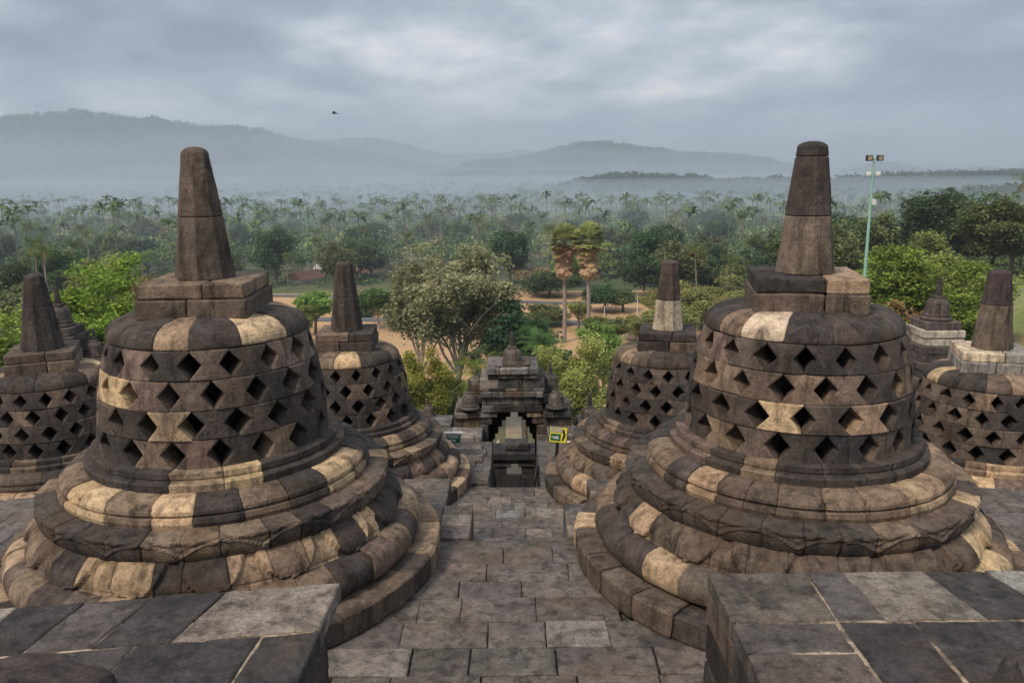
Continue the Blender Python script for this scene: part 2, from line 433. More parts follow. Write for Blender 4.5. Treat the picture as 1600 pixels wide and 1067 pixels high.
def bell_course(mb, z0, z1, n, phase, hole_w, hole_h, det, over, ci, thick=0.20, mixs=None):
    zm = (z0+z1)/2; hh = (z1-z0)*hole_h/2
    rows = [z0, z0+.008, zm-hh, zm-hh*.5, zm-.004, zm+.004, zm+hh*.5, zm+hh, z1-.008, z1]
    w = 2*PI/n
    jx = [random.uniform(-.05, .05)*w for _ in range(n)]
    hw = [hole_w*random.uniform(.88, 1.1) for _ in range(n)]
    for k in range(n):
        tone = pick(mixs or MIX_BELL)
        if over:
            ok_ = over.get(ci) and over[ci](phase+(k+.5)*w)
            tone = jt(TN[ok_], .07) if ok_ else tone
        off = random.uniform(-.012, .012); tz = random.uniform(-.003, .003)
        def half(z, h):   # half-width in metres of the opening at height z
            t = 1-abs(z-zm)/hh
            return max(0.0, t)*h/2
        a0 = phase+k*w+jx[k]; a1 = phase+(k+1)*w+jx[(k+1) % n]
        nu = max(4, int(7*det)); V = []; grid = []
        for dep in (0, 1):
            for i, z in enumerate(rows):
                r = bell_r(z); zz = z+tz
                l = a0+(half(z, hw[k])+.003)/r; rr = a1-(half(z, hw[(k+1) % n])+.003)/r
                for j in range(nu+1):
                    e = 0.07
                    u = [0, e] + [e+(1-2*e)*(q+1)/(nu-2) for q in range(nu-2)] + [1]
                    a = l+(rr-l)*u[j]
                    d = off + 0.010*noise.noise(Vector((math.cos(a)*5, math.sin(a)*5, z*7+ci)))
                    if j in (0, nu): d -= .008
                    if i in (0, len(rows)-1): d -= .009
                    R = r + d - dep*thick
                    V.append((R*math.cos(a), R*math.sin(a), zz))
        nr_ = len(rows); nc = nu+1
        def id_(dp, i, j): return dp*nr_*nc+i*nc+j
        F = []
        for i in range(nr_-1):
            for j in range(nu):
                F.append((id_(0, i, j), id_(0, i, j+1), id_(0, i+1, j+1), id_(0, i+1, j)))
                F.append((id_(1, i, j), id_(1, i+1, j), id_(1, i+1, j+1), id_(1, i, j+1)))
            F.append((id_(0, i, 0), id_(0, i+1, 0), id_(1, i+1, 0), id_(1, i, 0)))
            F.append((id_(0, i, nu), id_(1, i, nu), id_(1, i+1, nu), id_(0, i+1, nu)))
        for j in range(nu):
            F.append((id_(0, 0, j), id_(1, 0, j), id_(1, 0, j+1), id_(0, 0, j+1)))
            F.append((id_(0, nr_-1, j), id_(0, nr_-1, j+1), id_(1, nr_-1, j+1), id_(1, nr_-1, j)))
        mb.add(V, F, tone)
def spire(mb, bands, r0, r1, z0, z1, seg, yaw, lean=(0, 0)):
    """faceted, tapered; bands: [(t0,t1,tone)]"""
    for bi, (t0, t1, tone) in enumerate(bands):
        V = []; F = []; nz = max(3, int((t1-t0)*14)); sub = 4
        ts = [t0, t0+.006]+[t0+.006+(t1-t0-.012)*(i+1)/nz for i in range(nz-1)]+[t1-.006, t1]
        last = bi == len(bands)-1
        if last: ts = ts[:-2]+[t1-.055, t1-.04, t1-.027, t1-.014, t1-.005, t1]
        m = seg*sub
        for t in ts:
            r = r0+(r1-r0)*t; z = z0+(z1-z0)*t
            if last and t > t1-.056:
                q = (t-(t1-.055))/.055; r *= math.sqrt(max(0.02, 1-(q*.97)**2.4))
            elif t in (t0, t1): r -= .008
            for k in range(m):
                a = 2*PI*k/m+yaw; la = (k % sub)/sub*2*PI/seg - PI/seg
                rr = r*math.cos(PI/seg)/math.cos(la)*.5 + r*.5*0.97 if seg > 4 else r
                rr = r*math.cos(PI/seg)/math.cos(la)*0.96 + r*0.04*0.97
                rr += .007*noise.noise(Vector((math.cos(a)*2, math.sin(a)*2, z*6+yaw*9))) + .003*noise.noise(Vector((math.cos(a)*9, math.sin(a)*9, z*25)))
                V.append((rr*math.cos(a)+lean[0]*t, rr*math.sin(a)+lean[1]*t, z))
        n = len(ts)
        for i in range(n-1):
            for k in range(m): F.append((i*m+k, i*m+(k+1) % m, (i+1)*m+(k+1) % m, (i+1)*m+k))
        F.append(tuple((n-1)*m+k for k in range(m)))
        mb.add(V, F, tone)
def rough_block(mb, c, h, tone, n=10, amp=.006, rz=0.0, bev=.02, seed=0.0):
    """a finely divided block with worn edges"""
    V = []; F = []; hx, hy, hz = h; cc, ss = math.cos(rz), math.sin(rz)
    def face(ax, s):
        o1, o2 = [(1, 2), (2, 0), (0, 1)][ax]; H = (hx, hy, hz)
        n1 = max(2, min(26, int(H[o1]*2*n)+1)); n2 = max(2, min(26, int(H[o2]*2*n)+1)); base = len(V)
        def us(m, hh): return [-1, -1+bev*.9/hh]+[(-1+bev*.9/hh)+(2-1.8*bev/hh)*(i+1)/m for i in range(m-1)]+[1-bev*.9/hh, 1]
        A = us(n1, H[o1]); B = us(n2, H[o2])
        for a in A:
            for b in B:
                p = [0, 0, 0]; p[ax] = s*H[ax]; p[o1] = a*H[o1]; p[o2] = b*H[o2]
                q = Vector(p); ins = [max(0, abs(q[i])-(H[i]-bev)) for i in range(3)]
                cl_ = Vector([max(-(H[i]-bev), min(H[i]-bev, q[i])) for i in range(3)])
                d = q-cl_
                if d.length > 1e-9: d = d.normalized()*bev
                q = cl_+d
                w = noise.noise_vector(Vector((q.x*6+seed, q.y*6+seed*2, q.z*6)))*amp + noise.noise_vector(Vector((q.x*22+seed, q.y*22, q.z*22)))*amp*.45
                q = q+w
                V.append((c[0]+q.x*cc-q.y*ss, c[1]+q.x*ss+q.y*cc, c[2]+q.z))
        nb = len(B)
        for i in range(len(A)-1):
            for j in range(nb-1):
                f = (base+i*nb+j, base+(i+1)*nb+j, base+(i+1)*nb+j+1, base+i*nb+j+1)
                F.append(f if s > 0 else f[::-1])
    for ax in range(3):
        for s in (-1, 1): face(ax, s)
    mb.add(V, F, tone)

def perforated_stupa(loc, label, seed, det=1.0, ped_yaw=0.0, ped=None, bands=None, r_top=.105, r_base=.25, over={}, tones={}, lean=(0, 0), bmix=None, nlat=17):
    random.seed(seed)
    t = empty('perforated_stupa', loc, label, 'stupa', 'perforated bell stupas on the round terraces')
    def rg(name, prof, nst, mixs, sm=0, **kw):
        mb = MB(); p = smooth_prof(prof, sm) if sm else prof
        ring(mb, p, nst, mixs, det=det, seed=seed+len(prof)*1.3, tones=tones.get(name), **kw)
        return mb.build(name, M['stone'], t)
    rg('foot_ring', [(1.90, 0.0), (1.90, 0.19), (1.885, 0.205), (1.60, 0.205)], 34, {'d': 1, 'k': 2.5, 'b': 3, 'm': 3, 'o': 2, 'y': .8}, jit=.012)
    rg('base_torus', [(1.64, 0.20), (1.715, 0.235), (1.735, 0.32), (1.70, 0.42), (1.60, 0.465), (1.50, 0.47)], 36, {'d': 1.5, 'k': 2, 'b': 4, 'm': 4, 'r': 1.6, 'o': 2.4, 'y': .6}, sm=2, jit=.010)
    rg('lotus_petal_ring', [(1.52, 0.43), (1.555, 0.44), (1.55, 0.475), (1.535, 0.49), (1.545, 0.50), (1.52, 0.57), (1.45, 0.64), (1.36, 0.685), (1.28, 0.70)], 34, {'d': 1.6, 'k': 2.5, 'b': 4, 'm': 2.6, 'o': 2.2, 'y': .7}, sm=1,
       relief=petal_relief(17, seed*.37, .034), jit=.0015, step=.018, du=.024)
    rg('carved_ring', [(1.30, 0.645), (1.375, 0.65), (1.415, 0.68), (1.437, 0.73), (1.443, 0.775), (1.437, 0.805), (1.45, 0.815), (1.448, 0.838), (1.42, 0.846), (1.24, 0.872)], 32, {'d': 2.4, 'k': 4, 'b': 3.4, 'm': 1.6, 'o': 1.0, 'y': .25}, sm=1,
       relief=ogee_relief(16, seed*.61, .022), jit=.002, step=.016, du=.022)
    rg('upper_moulding', [(1.25, 0.86), (1.275, 0.862), (1.285, 0.90), (1.275, 0.935), (1.24, 0.94), (1.24, 0.955), (1.262, 0.96), (1.258, 0.985), (1.215, 1.03), (1.13, 1.055), (1.04, 1.06)], 26, MIX_RING, step=.022, jit=.004)
    rg('step_moulding', [(1.05, 1.05), (1.066, 1.055), (1.07, 1.115), (1.055, 1.13), (1.018, 1.132), (1.014, 1.14), (1.022, 1.15), (1.018, 1.192), (1.0, 1.20), (0.90, 1.205)], 20, {'d': 4, 'k': 4, 'b': 3, 'm': 1.5, 'r': 1, 'o': 1.1, 'y': .5}, step=.022, jit=.003)
    mb = MB()
    for ci in range(4):
        n = nlat
        bell_course(mb, ZB[ci], ZB[ci+1], n, (0.5 if ci % 2 else 0)*2*PI/n + seed*.7, [.200, .192, .182, .165][ci], [.97, .93, .90, .86][ci], det, over, ci, mixs=bmix)
    # dark floor, and a core added inside to stop light through the holes
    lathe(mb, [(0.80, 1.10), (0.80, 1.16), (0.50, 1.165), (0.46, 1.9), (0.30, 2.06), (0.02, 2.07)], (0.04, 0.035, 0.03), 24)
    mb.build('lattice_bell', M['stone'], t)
    rg('dome_cap', [(0.76, 2.088), (0.806, 2.092), (0.808, 2.13), (0.785, 2.19), (0.72, 2.245), (0.60, 2.28), (0.28, 2.295)], 15, {'d': 3, 'k': 3.6, 'b': 3, 'm': 1.6, 'o': 1.2, 'y': .8}, sm=1, jit=.004, step=.035)
    mb = MB(); P = ped or ['b', 'b', 'm', 'm']
    cc, ss = math.cos(ped_yaw), math.sin(ped_yaw)
    def at_(x, y): return (x*cc-y*ss, x*ss+y*cc)
    for lv, (z0, z1, hw) in enumerate(((2.262, 2.425, .442), (2.428, 2.552, .428))):
        sp = random.uniform(-.08, .12)
        for k, (x0, x1) in enumerate(((-hw, sp-.004), (sp+.004, hw))):
            for q, (y0, y1) in enumerate(((-hw, -.003), (.003, hw))):
                cx_, cy_ = at_((x0+x1)/2, (y0+y1)/2)
                rough_block(mb, (cx_, cy_, (z0+z1)/2), ((x1-x0)/2, (y1-y0)/2, (z1-z0)/2), jt(TN[P[(lv*2+k) % len(P)]], .08), n=14*det, amp=.007, rz=ped_yaw, bev=.018, seed=seed+k*3+lv)
    mb.build('pedestal', M['stone'], t)
    mb = MB(); spire(mb, bands or [(0, .47, jt(TN['b'])), (.47, 1, jt(TN['b']))], r_base, r_top, 2.551, 3.62, 8, seed*.3, lean)
    mb.build('spire', M['stone'], t)
    return t

Z2, Z1, Z0 = -3.40, -4.96, -6.50
SP = [(-2.575, 6.761), (2.467, 6.755), (-2.60, 12.50), (2.42, 12.30), (-6.72, 11.30), (6.55, 10.75)]
FL_, FR_ = -69, -110
TL = {'upper_moulding': seen(334, 240, FL_, [(94, 112, 'm'), (112, 171, 'y'), (171, 192, 'b'), (192, 252, 'm'), (252, 305, 'y'), (305, 354, 'd'), (354, 390, 'o'), (390, 444, 'm'), (444, 478, 'k'), (478, 522, 'y'), (522, 548, 'o'), (548, 575, 'k')]),
      'step_moulding': seen(335, 203, FL_, [(133, 185, 'k'), (185, 240, 'd'), (240, 303, 'o'), (303, 352, 'd'), (352, 413, 'y'), (413, 520, 'k'), (520, 539, 'b')]),
      'carved_ring': seen(332, 274, FL_, [(58, 213, 'k'), (213, 310, 'm'), (310, 345, 'k'), (345, 395, 'm'), (395, 430, 'b'), (430, 500, 'd'), (500, 607, 'b')]),
      'lotus_petal_ring': seen(336, 290, FL_, [(46, 70, 'm'), (70, 100, 'b'), (100, 150, 'k'), (150, 250, 'o'), (250, 308, 'd'), (308, 362, 'o'), (362, 420, 'm'), (420, 470, 'o'), (470, 530, 'k'), (530, 570, 'y'), (570, 627, 'k')]),
      'base_torus': seen(333, 325, FL_, [(530, 570, 'r'), (570, 612, 'm'), (612, 635, 'k'), (635, 658, 'o')]),
      'dome_cap': seen(325, 148, FL_, [(178, 270, 'k'), (270, 316, 'o'), (316, 367, 'k'), (367, 410, 'y'), (410, 474, 'k')])}
OL = {2: seen(327, 160, FL_, [(167, 200, 'y')]), 1: seen(330, 170, FL_, [(225, 285, 'o')]), 0: seen(331, 179, FL_, [(190, 240, 'm'), (250, 312, 'r'), (380, 420, 'b')]), 3: seen(325, 148, FL_, [(195, 232, 'r')])}
TR = {'upper_moulding': seen(1254, 245, FR_, [(1009, 1050, 'm'), (1050, 1090, 'k'), (1090, 1150, 'o'), (1150, 1300, 'b'), (1300, 1400, 'm'), (1400, 1425, 'b'), (1425, 1480, 'o'), (1480, 1500, 'm')]),
      'step_moulding': seen(1250, 202, FR_, [(1048, 1110, 'r'), (1110, 1175, 'k'), (1175, 1245, 'm'), (1245, 1453, 'k')]),
      'carved_ring': seen(1255, 272, FR_, [(983, 1135, 'k'), (1135, 1190, 'm'), (1190, 1375, 'k'), (1375, 1420, 'm'), (1420, 1500, 'b'), (1500, 1529, 'y')]),
      'lotus_petal_ring': seen(1250, 292, FR_, [(958, 1002, 'k'), (1002, 1040, 'o'), (1040, 1300, 'b'), (1300, 1345, 'k'), (1345, 1500, 'b'), (1500, 1544, 'y')]),
      'base_torus': seen(1253, 325, FR_, [(928, 952, 'm'), (952, 988, 'k'), (988, 1022, 'o'), (1022, 1068, 'k'), (1068, 1112, 'o'), (1500, 1560, 'y')]),
      'dome_cap': seen(1250, 148, FR_, [(1100, 1130, 'k'), (1130, 1182, 'm'), (1182, 1237, 'p'), (1237, 1290, 'd'), (1290, 1400, 'k')])}
OR_ = {3: seen(1250, 148, FR_, [(1105, 1160, 'r')]), 2: seen(1250, 160, FR_, [(1125, 1178, 'm'), (1300, 1362, 'r')]), 1: seen(1248, 170, FR_, [(1205, 1268, 'y'), (1340, 1388, 'o')]), 0: seen(1248, 179, FR_, [(1100, 1160, 'm')])}
perforated_stupa((*SP[0], Z2), 'large near stupa on the left with plain brown two-part spire, closest to the camera', 3.0, 1.0, ped_yaw=R_(3),
                 over=OL, tones=TL, ped=['b', 'b', 'm', 'm'], bands=[(0, .475, jt(TN['b'], .02)), (.478, 1, jt(TN['b'], .02))], r_top=.105, r_base=.250)
perforated_stupa((*SP[1], Z2), 'large near stupa on the right, its spire dark above with a rounded black cap', 5.0, 1.0, ped_yaw=R_(-11),
                 over=OR_, tones=TR, ped=['b', 'b', 'd', 'o'], bands=[(0, .44, (0.15, 0.115, 0.088)), (.443, .885, (0.062, 0.048, 0.043)), (.887, 1, (0.045, 0.038, 0.036))], r_top=.122, r_base=.245)
perforated_stupa((*SP[2], Z1), 'middle stupa on the lower terrace left of the gateway, with a short dark brown spire', 8.0, .6, ped_yaw=R_(4),
                 ped=['b', 'k', 'm', 'k'], bands=[(0, .5, jt(TN['k'])), (.503, 1, jt(TN['k']))], r_top=.125, r_base=.26)
perforated_stupa((*SP[3], Z1), 'stupa on the lower terrace right of the gateway, spire pale below and dark above', 11.0, .6, ped_yaw=R_(-12),
                 bmix={'d': 2, 'k': 4, 'b': 3}, ped=['k', 'b', 'd', 'd'], bands=[(0, .43, (0.36, 0.30, 0.215)), (.433, 1, (0.075, 0.055, 0.047))], r_top=.125, r_base=.25)
perforated_stupa((*SP[4], Z1), 'stupa cut by the left picture edge on the lower terrace with a plain brown pedestal', 14.0, .6, ped_yaw=R_(22),
                 ped=['b', 'm', 'b', 'b'], bands=[(0, .58, jt(TN['k'])), (.583, 1, jt(TN['k']))], r_top=.125, r_base=.29)
perforated_stupa((*SP[5], Z1), 'stupa at the right picture edge on the lower terrace with a pale grey pedestal', 17.0, .6, ped_yaw=R_(-18),
                 ped=['s', 's', 'p', 's'], bands=[(0, .56, (0.14, 0.11, 0.08)), (.563, 1, (0.06, 0.045, 0.045))], r_top=.14, r_base=.255)

# ------------------------------------------------------------------ terraces, stairs, paving
random.seed(21)
OC = (0.0, -10.6); R2E, R1E = 19.65, 25.2
def body(name, z_top, z_bot, R, notch_w, notch_y, tone, notch_x=0.06):
    """solid drum with a stair notch cut into its far edge"""
    ang = [math.radians(a) for a in np.arange(-60, 60.01, 2.0)]
    pts = []
    for a in ang:
        x, y = OC[0]+R*math.sin(a), OC[1]+R*math.cos(a)
        if abs(x-notch_x) < notch_w: continue
        pts.append((x, y))
    L_ = [p for p in pts if p[0] < notch_x]; Rr = [p for p in pts if p[0] > notch_x]
    yl = OC[1]+math.sqrt(R*R-(notch_x-notch_w)**2); yr = OC[1]+math.sqrt(R*R-(notch_x+notch_w)**2)
    pts = L_+[(notch_x-notch_w, yl), (notch_x-notch_w, notch_y), (notch_x+notch_w, notch_y), (notch_x+notch_w, yr)]+Rr+[(Rr[-1][0], -4), (L_[0][0], -4)]
    n = len(pts); V = [(x, y, z_top) for x, y in pts]+[(x, y, z_bot) for x, y in pts]
    F = [tuple(range(n))[::-1], tuple(range(n, 2*n))] + [(i, (i+1) % n, n+(i+1) % n, n+i) for i in range(n)]
    mb = MB(); mb.add(V, F, tone); o = mb.build(name, M['paving'])
    return tag(o, kind='structure')
body('upper_terrace', Z2-.05, Z1-.3, R2E, 1.45, 7.15, (0.10, 0.09, 0.08))
body('lower_terrace', Z1-.05, Z0-.3, R1E, .42, 12.32, (0.10, 0.09, 0.08), 0.03)
MIX_PAVE = {'g': 6, 'k': 1.6, 'b': .7, 's': .5, 'd': .4, 'r': .25}
PAVE0 = {'g': (0.142, 0.127, 0.118), 'k': (0.122, 0.107, 0.098), 'b': (0.155, 0.130, 0.112), 's': (0.21, 0.187, 0.168), 'd': (0.112, 0.102, 0.098), 'r': (0.22, 0.175, 0.15), 'u': (0.19, 0.195, 0.20)}
PAVE = {k_: (v_[0]*.86, v_[1]*.83, v_[2]*.80) for k_, v_ in PAVE0.items()}
def ppick(m=MIX_PAVE):
    ks, ws = zip(*m.items()); return jt(PAVE[random.choices(ks, ws)[0]], .09)
def slab(mb, q, z, th, tone, n=5, amp=.004, bev=.010, gap=.003, seed=0.0):
    """paving stone over the four plan corners q (counter-clockwise), slightly worn"""
    c = [Vector(p) for p in q]; m = (c[0]+c[1]+c[2]+c[3])/4
    c = [p+(m-p).normalized()*gap*1.4 for p in c]
    wx = max((c[1]-c[0]).length, .05); wy = max((c[3]-c[0]).length, .05)
    nx = max(2, int(wx*n)+1); ny = max(2, int(wy*n)+1)
    def us(k, w): e = min(.3, bev/w); return [0, e]+[e+(1-2*e)*(i+1)/k for i in range(k-1)]+[1-e, 1]
    A = us(nx, wx); B = us(ny, wy); V = []; F = []; tx, ty = random.uniform(-amp, amp)*.6, random.uniform(-amp, amp)*.6
    for b in B:
        for a in A:
            p = (c[0]*(1-a)+c[1]*a)*(1-b)+(c[3]*(1-a)+c[2]*a)*b
            zz = z + tx*(a-.5)+ty*(b-.5) + amp*.8*noise.noise(Vector((p.x*7+seed, p.y*7, seed*3)))+amp*.6*noise.noise(Vector((p.x*25, p.y*25, seed)))
            if a in (0, 1) or b in (0, 1): zz -= bev*.7
            j = .55*bev*noise.noise(Vector((p.x*11, p.y*11, seed+9)))
            V.append((p.x+j, p.y+j, zz))
    na = len(A); nb = len(B)
    for j in range(nb-1):
        for i in range(na-1): F.append((j*na+i, j*na+i+1, (j+1)*na+i+1, (j+1)*na+i))
    loop = [i for i in range(na)]+[j*na+na-1 for j in range(1, nb)]+[(nb-1)*na+i for i in range(na-2, -1, -1)]+[j*na for j in range(nb-2, 0, -1)]
    base = len(V)
    for k in loop: V.append((V[k][0], V[k][1], z-th))
    L2 = len(loop)
    for k in range(L2): F.append((loop[k], base+k, base+(k+1) % L2, loop[(k+1) % L2]))
    mb.add(V, F, tone)
def paving(name, z, y0, y1, x0, x1, inside, mats=MIX_PAVE, det=8, rowh=(.24, .36), sw=(.30, .72), skew=0.0, over=None):
    mb = MB(); y = y0; k = 0
    while y < y1:
        h = random.uniform(*rowh); x = x0+random.uniform(0, .4)
        while x < x1:
            w = random.uniform(*sw)
            cx_, cy_ = x+w/2, y+h/2
            if inside(cx_, cy_, w, h):
                near = cy_ < 9.5 and abs(cx_) < 2.5
                parts = [(x, x+w, y, y+h)]
                if random.random() < .14: parts = [(x, x+w, y, y+h*.5), (x, x+w, y+h*.5, y+h)]
                for (a, b, c_, d) in parts:
                    j = lambda: random.uniform(-.004, .004)
                    tone = ppick(mats)
                    if over:
                        tt = over((a+b)/2, (c_+d)/2)
                        if tt: tone = tt
                    slab(mb, [(a+j(), c_+j(), 0), (b+j(), c_+j(), 0), (b+j(), d+j(), 0), (a+j(), d+j(), 0)], z+random.uniform(-.004, .004), .08, tone, n=det if near else 2.5, gap=.0025 if cy_ > 5.35 else .006, seed=k*.37)
            x += w; k += 1
        y += h
    return tag(mb.build(name, M['paving']), kind='structure')
def in_st(x, y, r=1.72):
    return any((x-a)**2+(y-b)**2 < r*r for a, b in SP)
def ins2(x, y, w, h):
    if in_st(x, y): return False
    if (x-OC[0])**2+(y-OC[1])**2 > (R2E-.08)**2: return False
    if abs(x-.06) < 1.45+w/2 and y+h/2 > 7.17: return False
    return True
def ins1(x, y, w, h):
    if in_st(x, y): return False
    if (x-OC[0])**2+(y-OC[1])**2 > (R1E-.1)**2: return False
    if abs(x-.03) < .42+w/2 and y+h/2 > 12.34: return False
    if (x-OC[0])**2+(y-OC[1])**2 < (R2E-.2)**2 and y > 2 and abs(x) > 1.6: return False
    return True
paving('upper_paving', Z2, 3.2, 9.2, -8.5, 8.5, ins2)
paving('lower_paving', Z1, 8.3, 14.7, -12.0, 12.0, ins1, mats={'g': 5, 'k': 1.6, 'b': 1.2, 's': 1.6, 'd': .5, 'r': 1.2, 'u': 1.0}, det=5)
# rim blocks of the stair head (both sides of the notch)
mb = MB(); random.seed(5)
def rect_slabs(mb, x0, x1, y0, y1, z, th, nx, ny, det=8, mixs=MIX_PAVE, gap=.003):
    ys = [y0+(y1-y0)*j/ny for j in range(ny+1)]
    for j in range(ny):
        xs = sorted([x0, x1]+[x0+(x1-x0)*(i+random.uniform(-.22, .22))/nx for i in range(1, nx)])
        for a, b in zip(xs[:-1], xs[1:]):
            slab(mb, [(a, ys[j], 0), (b, ys[j], 0), (b, ys[j+1], 0), (a, ys[j+1], 0)], z+random.uniform(-.004, .004), th, ppick(mixs), n=det, gap=gap, seed=a*3+j)
rect_slabs(mb, -1.39, -.42, 7.16, 7.93, Z2-.012, 1.56, 3, 3)
rect_slabs(mb, .52, 1.51, 7.16, 7.93, Z2-.012, 1.56, 3, 3)
tag(mb.build('stair_rim', M['paving']), kind='structure')
def stairs(name, xc, w, y0, z0, y1, z1, n, solid=.5):
    mb = MB(); dy = (y1-y0)/n; dz = (z0-z1)/n
    for i in range(n):
        zt = z0-dz*(i+1)+dz*.0; ya = y0+dy*i
        k = 3; xs = sorted([-w, w]+[-w+2*w*(q+random.uniform(-.2, .2))/k for q in range(1, k)])
        for a, b in zip(xs[:-1], xs[1:]):
            slab(mb, [(xc+a, ya, 0), (xc+b, ya, 0), (xc+b, ya+dy+.02, 0), (xc+a, ya+dy+.02, 0)], zt, dz+solid, ppick({'g': 2, 'k': 3, 'd': 3}), n=5, seed=i+a)
    return tag(mb.build(name, M['paving']), kind='structure')
stairs('stairs', .06, .47, 7.17, Z2, 9.9, Z1, 8)
# wing walls flanking the stairs
def wing(label, x0, x1, y0, y1, z, zb, seed, mixs, far_dx=0.0, slabs=None, group=None, tn=None):
    random.seed(seed); t = empty('stair_wall', ((x0+x1)/2, (y0+y1)/2, zb), label, 'stair wall', group)
    ox, oy, oz = t.location
    mb = MB(); 
    # coursed side and end faces
    zz = zb; k = 0
    while zz < z-.16:
        h = min(random.uniform(.2, .28), z-.10-zz)
        if z-.10-zz-h < .08: h = z-.10-zz
        y = y0
        while y < y1-.01:
            l = random.uniform(.3, .6)
            if y1-y-l < .2: l = y1-y
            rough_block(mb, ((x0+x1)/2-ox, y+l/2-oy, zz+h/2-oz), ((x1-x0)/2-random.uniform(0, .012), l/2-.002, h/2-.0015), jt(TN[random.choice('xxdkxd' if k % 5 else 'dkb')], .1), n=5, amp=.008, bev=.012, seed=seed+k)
            y += l; k += 1
        zz += h
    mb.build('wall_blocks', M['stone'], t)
    mb = MB()
    for i, (q, tn_) in enumerate(slabs):
        slab(mb, [(a-ox, b-oy, 0) for a, b in q], z-oz+random.uniform(-.002, .003), .10, jt(tn_, .05), n=22, amp=.006, bev=.010, gap=random.uniform(.003, .0085), seed=seed+i*1.7)
    mb.build('coping_slabs', M['paving'], t)
    mb = MB(); mb.add([(x0-ox+.03, y0-oy+.02, z-oz-.007), (x1-ox-.03, y0-oy+.02, z-oz-.007), (x1-ox-.03, y1-oy-.035, z-oz-.007), (x0-ox+.03, y1-oy-.035, z-oz-.007),
                       (x0-ox+.03, y0-oy+.02, z-oz-.09), (x1-ox-.03, y0-oy+.02, z-oz-.09), (x1-ox-.03, y1-oy-.035, z-oz-.09), (x0-ox+.03, y1-oy-.035, z-oz-.09)],
                      [(0, 1, 2, 3), (0, 4, 5, 1), (1, 5, 6, 2), (2, 6, 7, 3), (3, 7, 4, 0)], (0.4, 0.32, 0.22))
    mb.build('mortar_bed', M['mortar'], t)
    return t
def auto_slabs(x0, x1, y0, y1, nx, ny, mixs):
    out = []; ys = [y0+(y1-y0)*j/ny for j in range(ny+1)]
    for j in range(ny):
        xs = sorted([x0, x1]+[x0+(x1-x0)*(i+random.uniform(-.2, .2))/nx for i in range(1, nx)])
        for a, b in zip(xs[:-1], xs[1:]): out.append(([(a, ys[j]), (b, ys[j]), (b, ys[j+1]), (a, ys[j+1])], ppick(mixs)))
    return out
random.seed(31)
WZ = -3.90
mw = {'g': 3, 's': 1.5, 'r': 1.2, 'k': 1, 'u': 1}
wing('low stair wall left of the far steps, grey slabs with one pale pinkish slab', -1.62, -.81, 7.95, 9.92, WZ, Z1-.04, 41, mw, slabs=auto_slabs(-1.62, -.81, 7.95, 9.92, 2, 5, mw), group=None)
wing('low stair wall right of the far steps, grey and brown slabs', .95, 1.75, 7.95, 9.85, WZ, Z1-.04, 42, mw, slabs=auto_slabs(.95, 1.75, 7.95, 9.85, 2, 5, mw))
# the two near stair walls; plan layout of the coping read in metres
WN = -2.20; Dk = (0.047, 0.042, 0.041); Gy = (0.088, 0.077, 0.070); Lt = (0.20, 0.168, 0.138); Pk = (0.28, 0.235, 0.19); Br = (0.10, 0.082, 0.070)
LX = -.955
def fl(x): return 4.07+(x-LX)*.135         # far edge of the left wall, slightly skewed
Ls = []
for (xa, xb, tn_, xa2, xb2) in ((-1.56, LX, Lt, -1.66, LX), (-1.93, -1.56, Dk, -2.02, -1.66), (-2.27, -1.93, Gy, -2.33, -2.02), (-2.60, -2.27, Dk, -2.60, -2.33), (-3.6, -2.60, Pk, -3.6, -2.60)):
    Ls.append(([(xa2, fl(xa2)-.47), (xb2, fl(xb2)-.47), (xb, fl(xb)), (xa, fl(xa))], tn_))
for (xa, xb, tn_) in ((-1.23, LX, Dk), (-1.82, -1.23, Dk), (-2.16, -1.82, (.06, .054, .05)), (-2.42, -2.16, Dk), (-3.6, -2.42, Dk)):
    Ls.append(([(xa-.03, fl(xa)-.95), (xb-.03 if xb != LX else xb, fl(xb)-.95), (xb, fl(xb)-.475), (xa, fl(xa)-.475)], tn_))
for (xa, xb, tn_) in ((-1.5, LX, Gy), (-2.3, -1.5, Dk), (-3.6, -2.3, Gy)):
    Ls.append(([(xa, fl(xa)-1.6), (xb, fl(xb)-1.6), (xb, fl(xb)-.955), (xa, fl(xa)-.955)], tn_))
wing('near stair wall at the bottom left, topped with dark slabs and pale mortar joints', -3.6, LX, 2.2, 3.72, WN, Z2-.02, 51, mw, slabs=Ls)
Rs = []
RX = 1.075; yb = 4.14
for (xa, xb, tn_, xa2, xb2) in ((RX, 1.63, Br, RX, 1.61), (1.63, 1.83, Gy, 1.61, 1.87), (1.83, 2.28, Lt, 1.87, 2.36), (2.28, 2.62, Dk, 2.36, 2.75), (2.62, 2.98, (.21, .195, .18), 2.75, 3.15), (2.98, 3.7, Gy, 3.15, 3.7)):
    Rs.append(([(xa2, yb-.50), (xb2, yb-.50), (xb, yb), (xa, yb)], tn_))
for (xa, xb, ya, y2, tn_) in ((RX, 1.60, .26, .005, Gy), (RX, 1.60, .505, .265, Br), (RX, 1.60, .9, .51, Dk), (1.605, 1.98, .505, .005, Dk), (1.985, 2.62, .505, .005, Dk), (2.625, 3.7, .505, .005, Gy), (1.605, 2.3, .95, .51, Dk), (2.305, 3.0, .95, .51, Gy), (3.005, 3.7, .95, .51, Dk)):
    Rs.append(([(xa, yb-.505-ya), (xb, yb-.505-ya), (xb, yb-.505-y2), (xa, yb-.505-y2)], tn_))
Rs = [s_ for s_ in Rs]
wing('near stair wall at the bottom right, with one pale slab between dark ones', RX, 3.7, 2.4, 4.135, WN, Z2-.02, 52, mw, slabs=Rs)

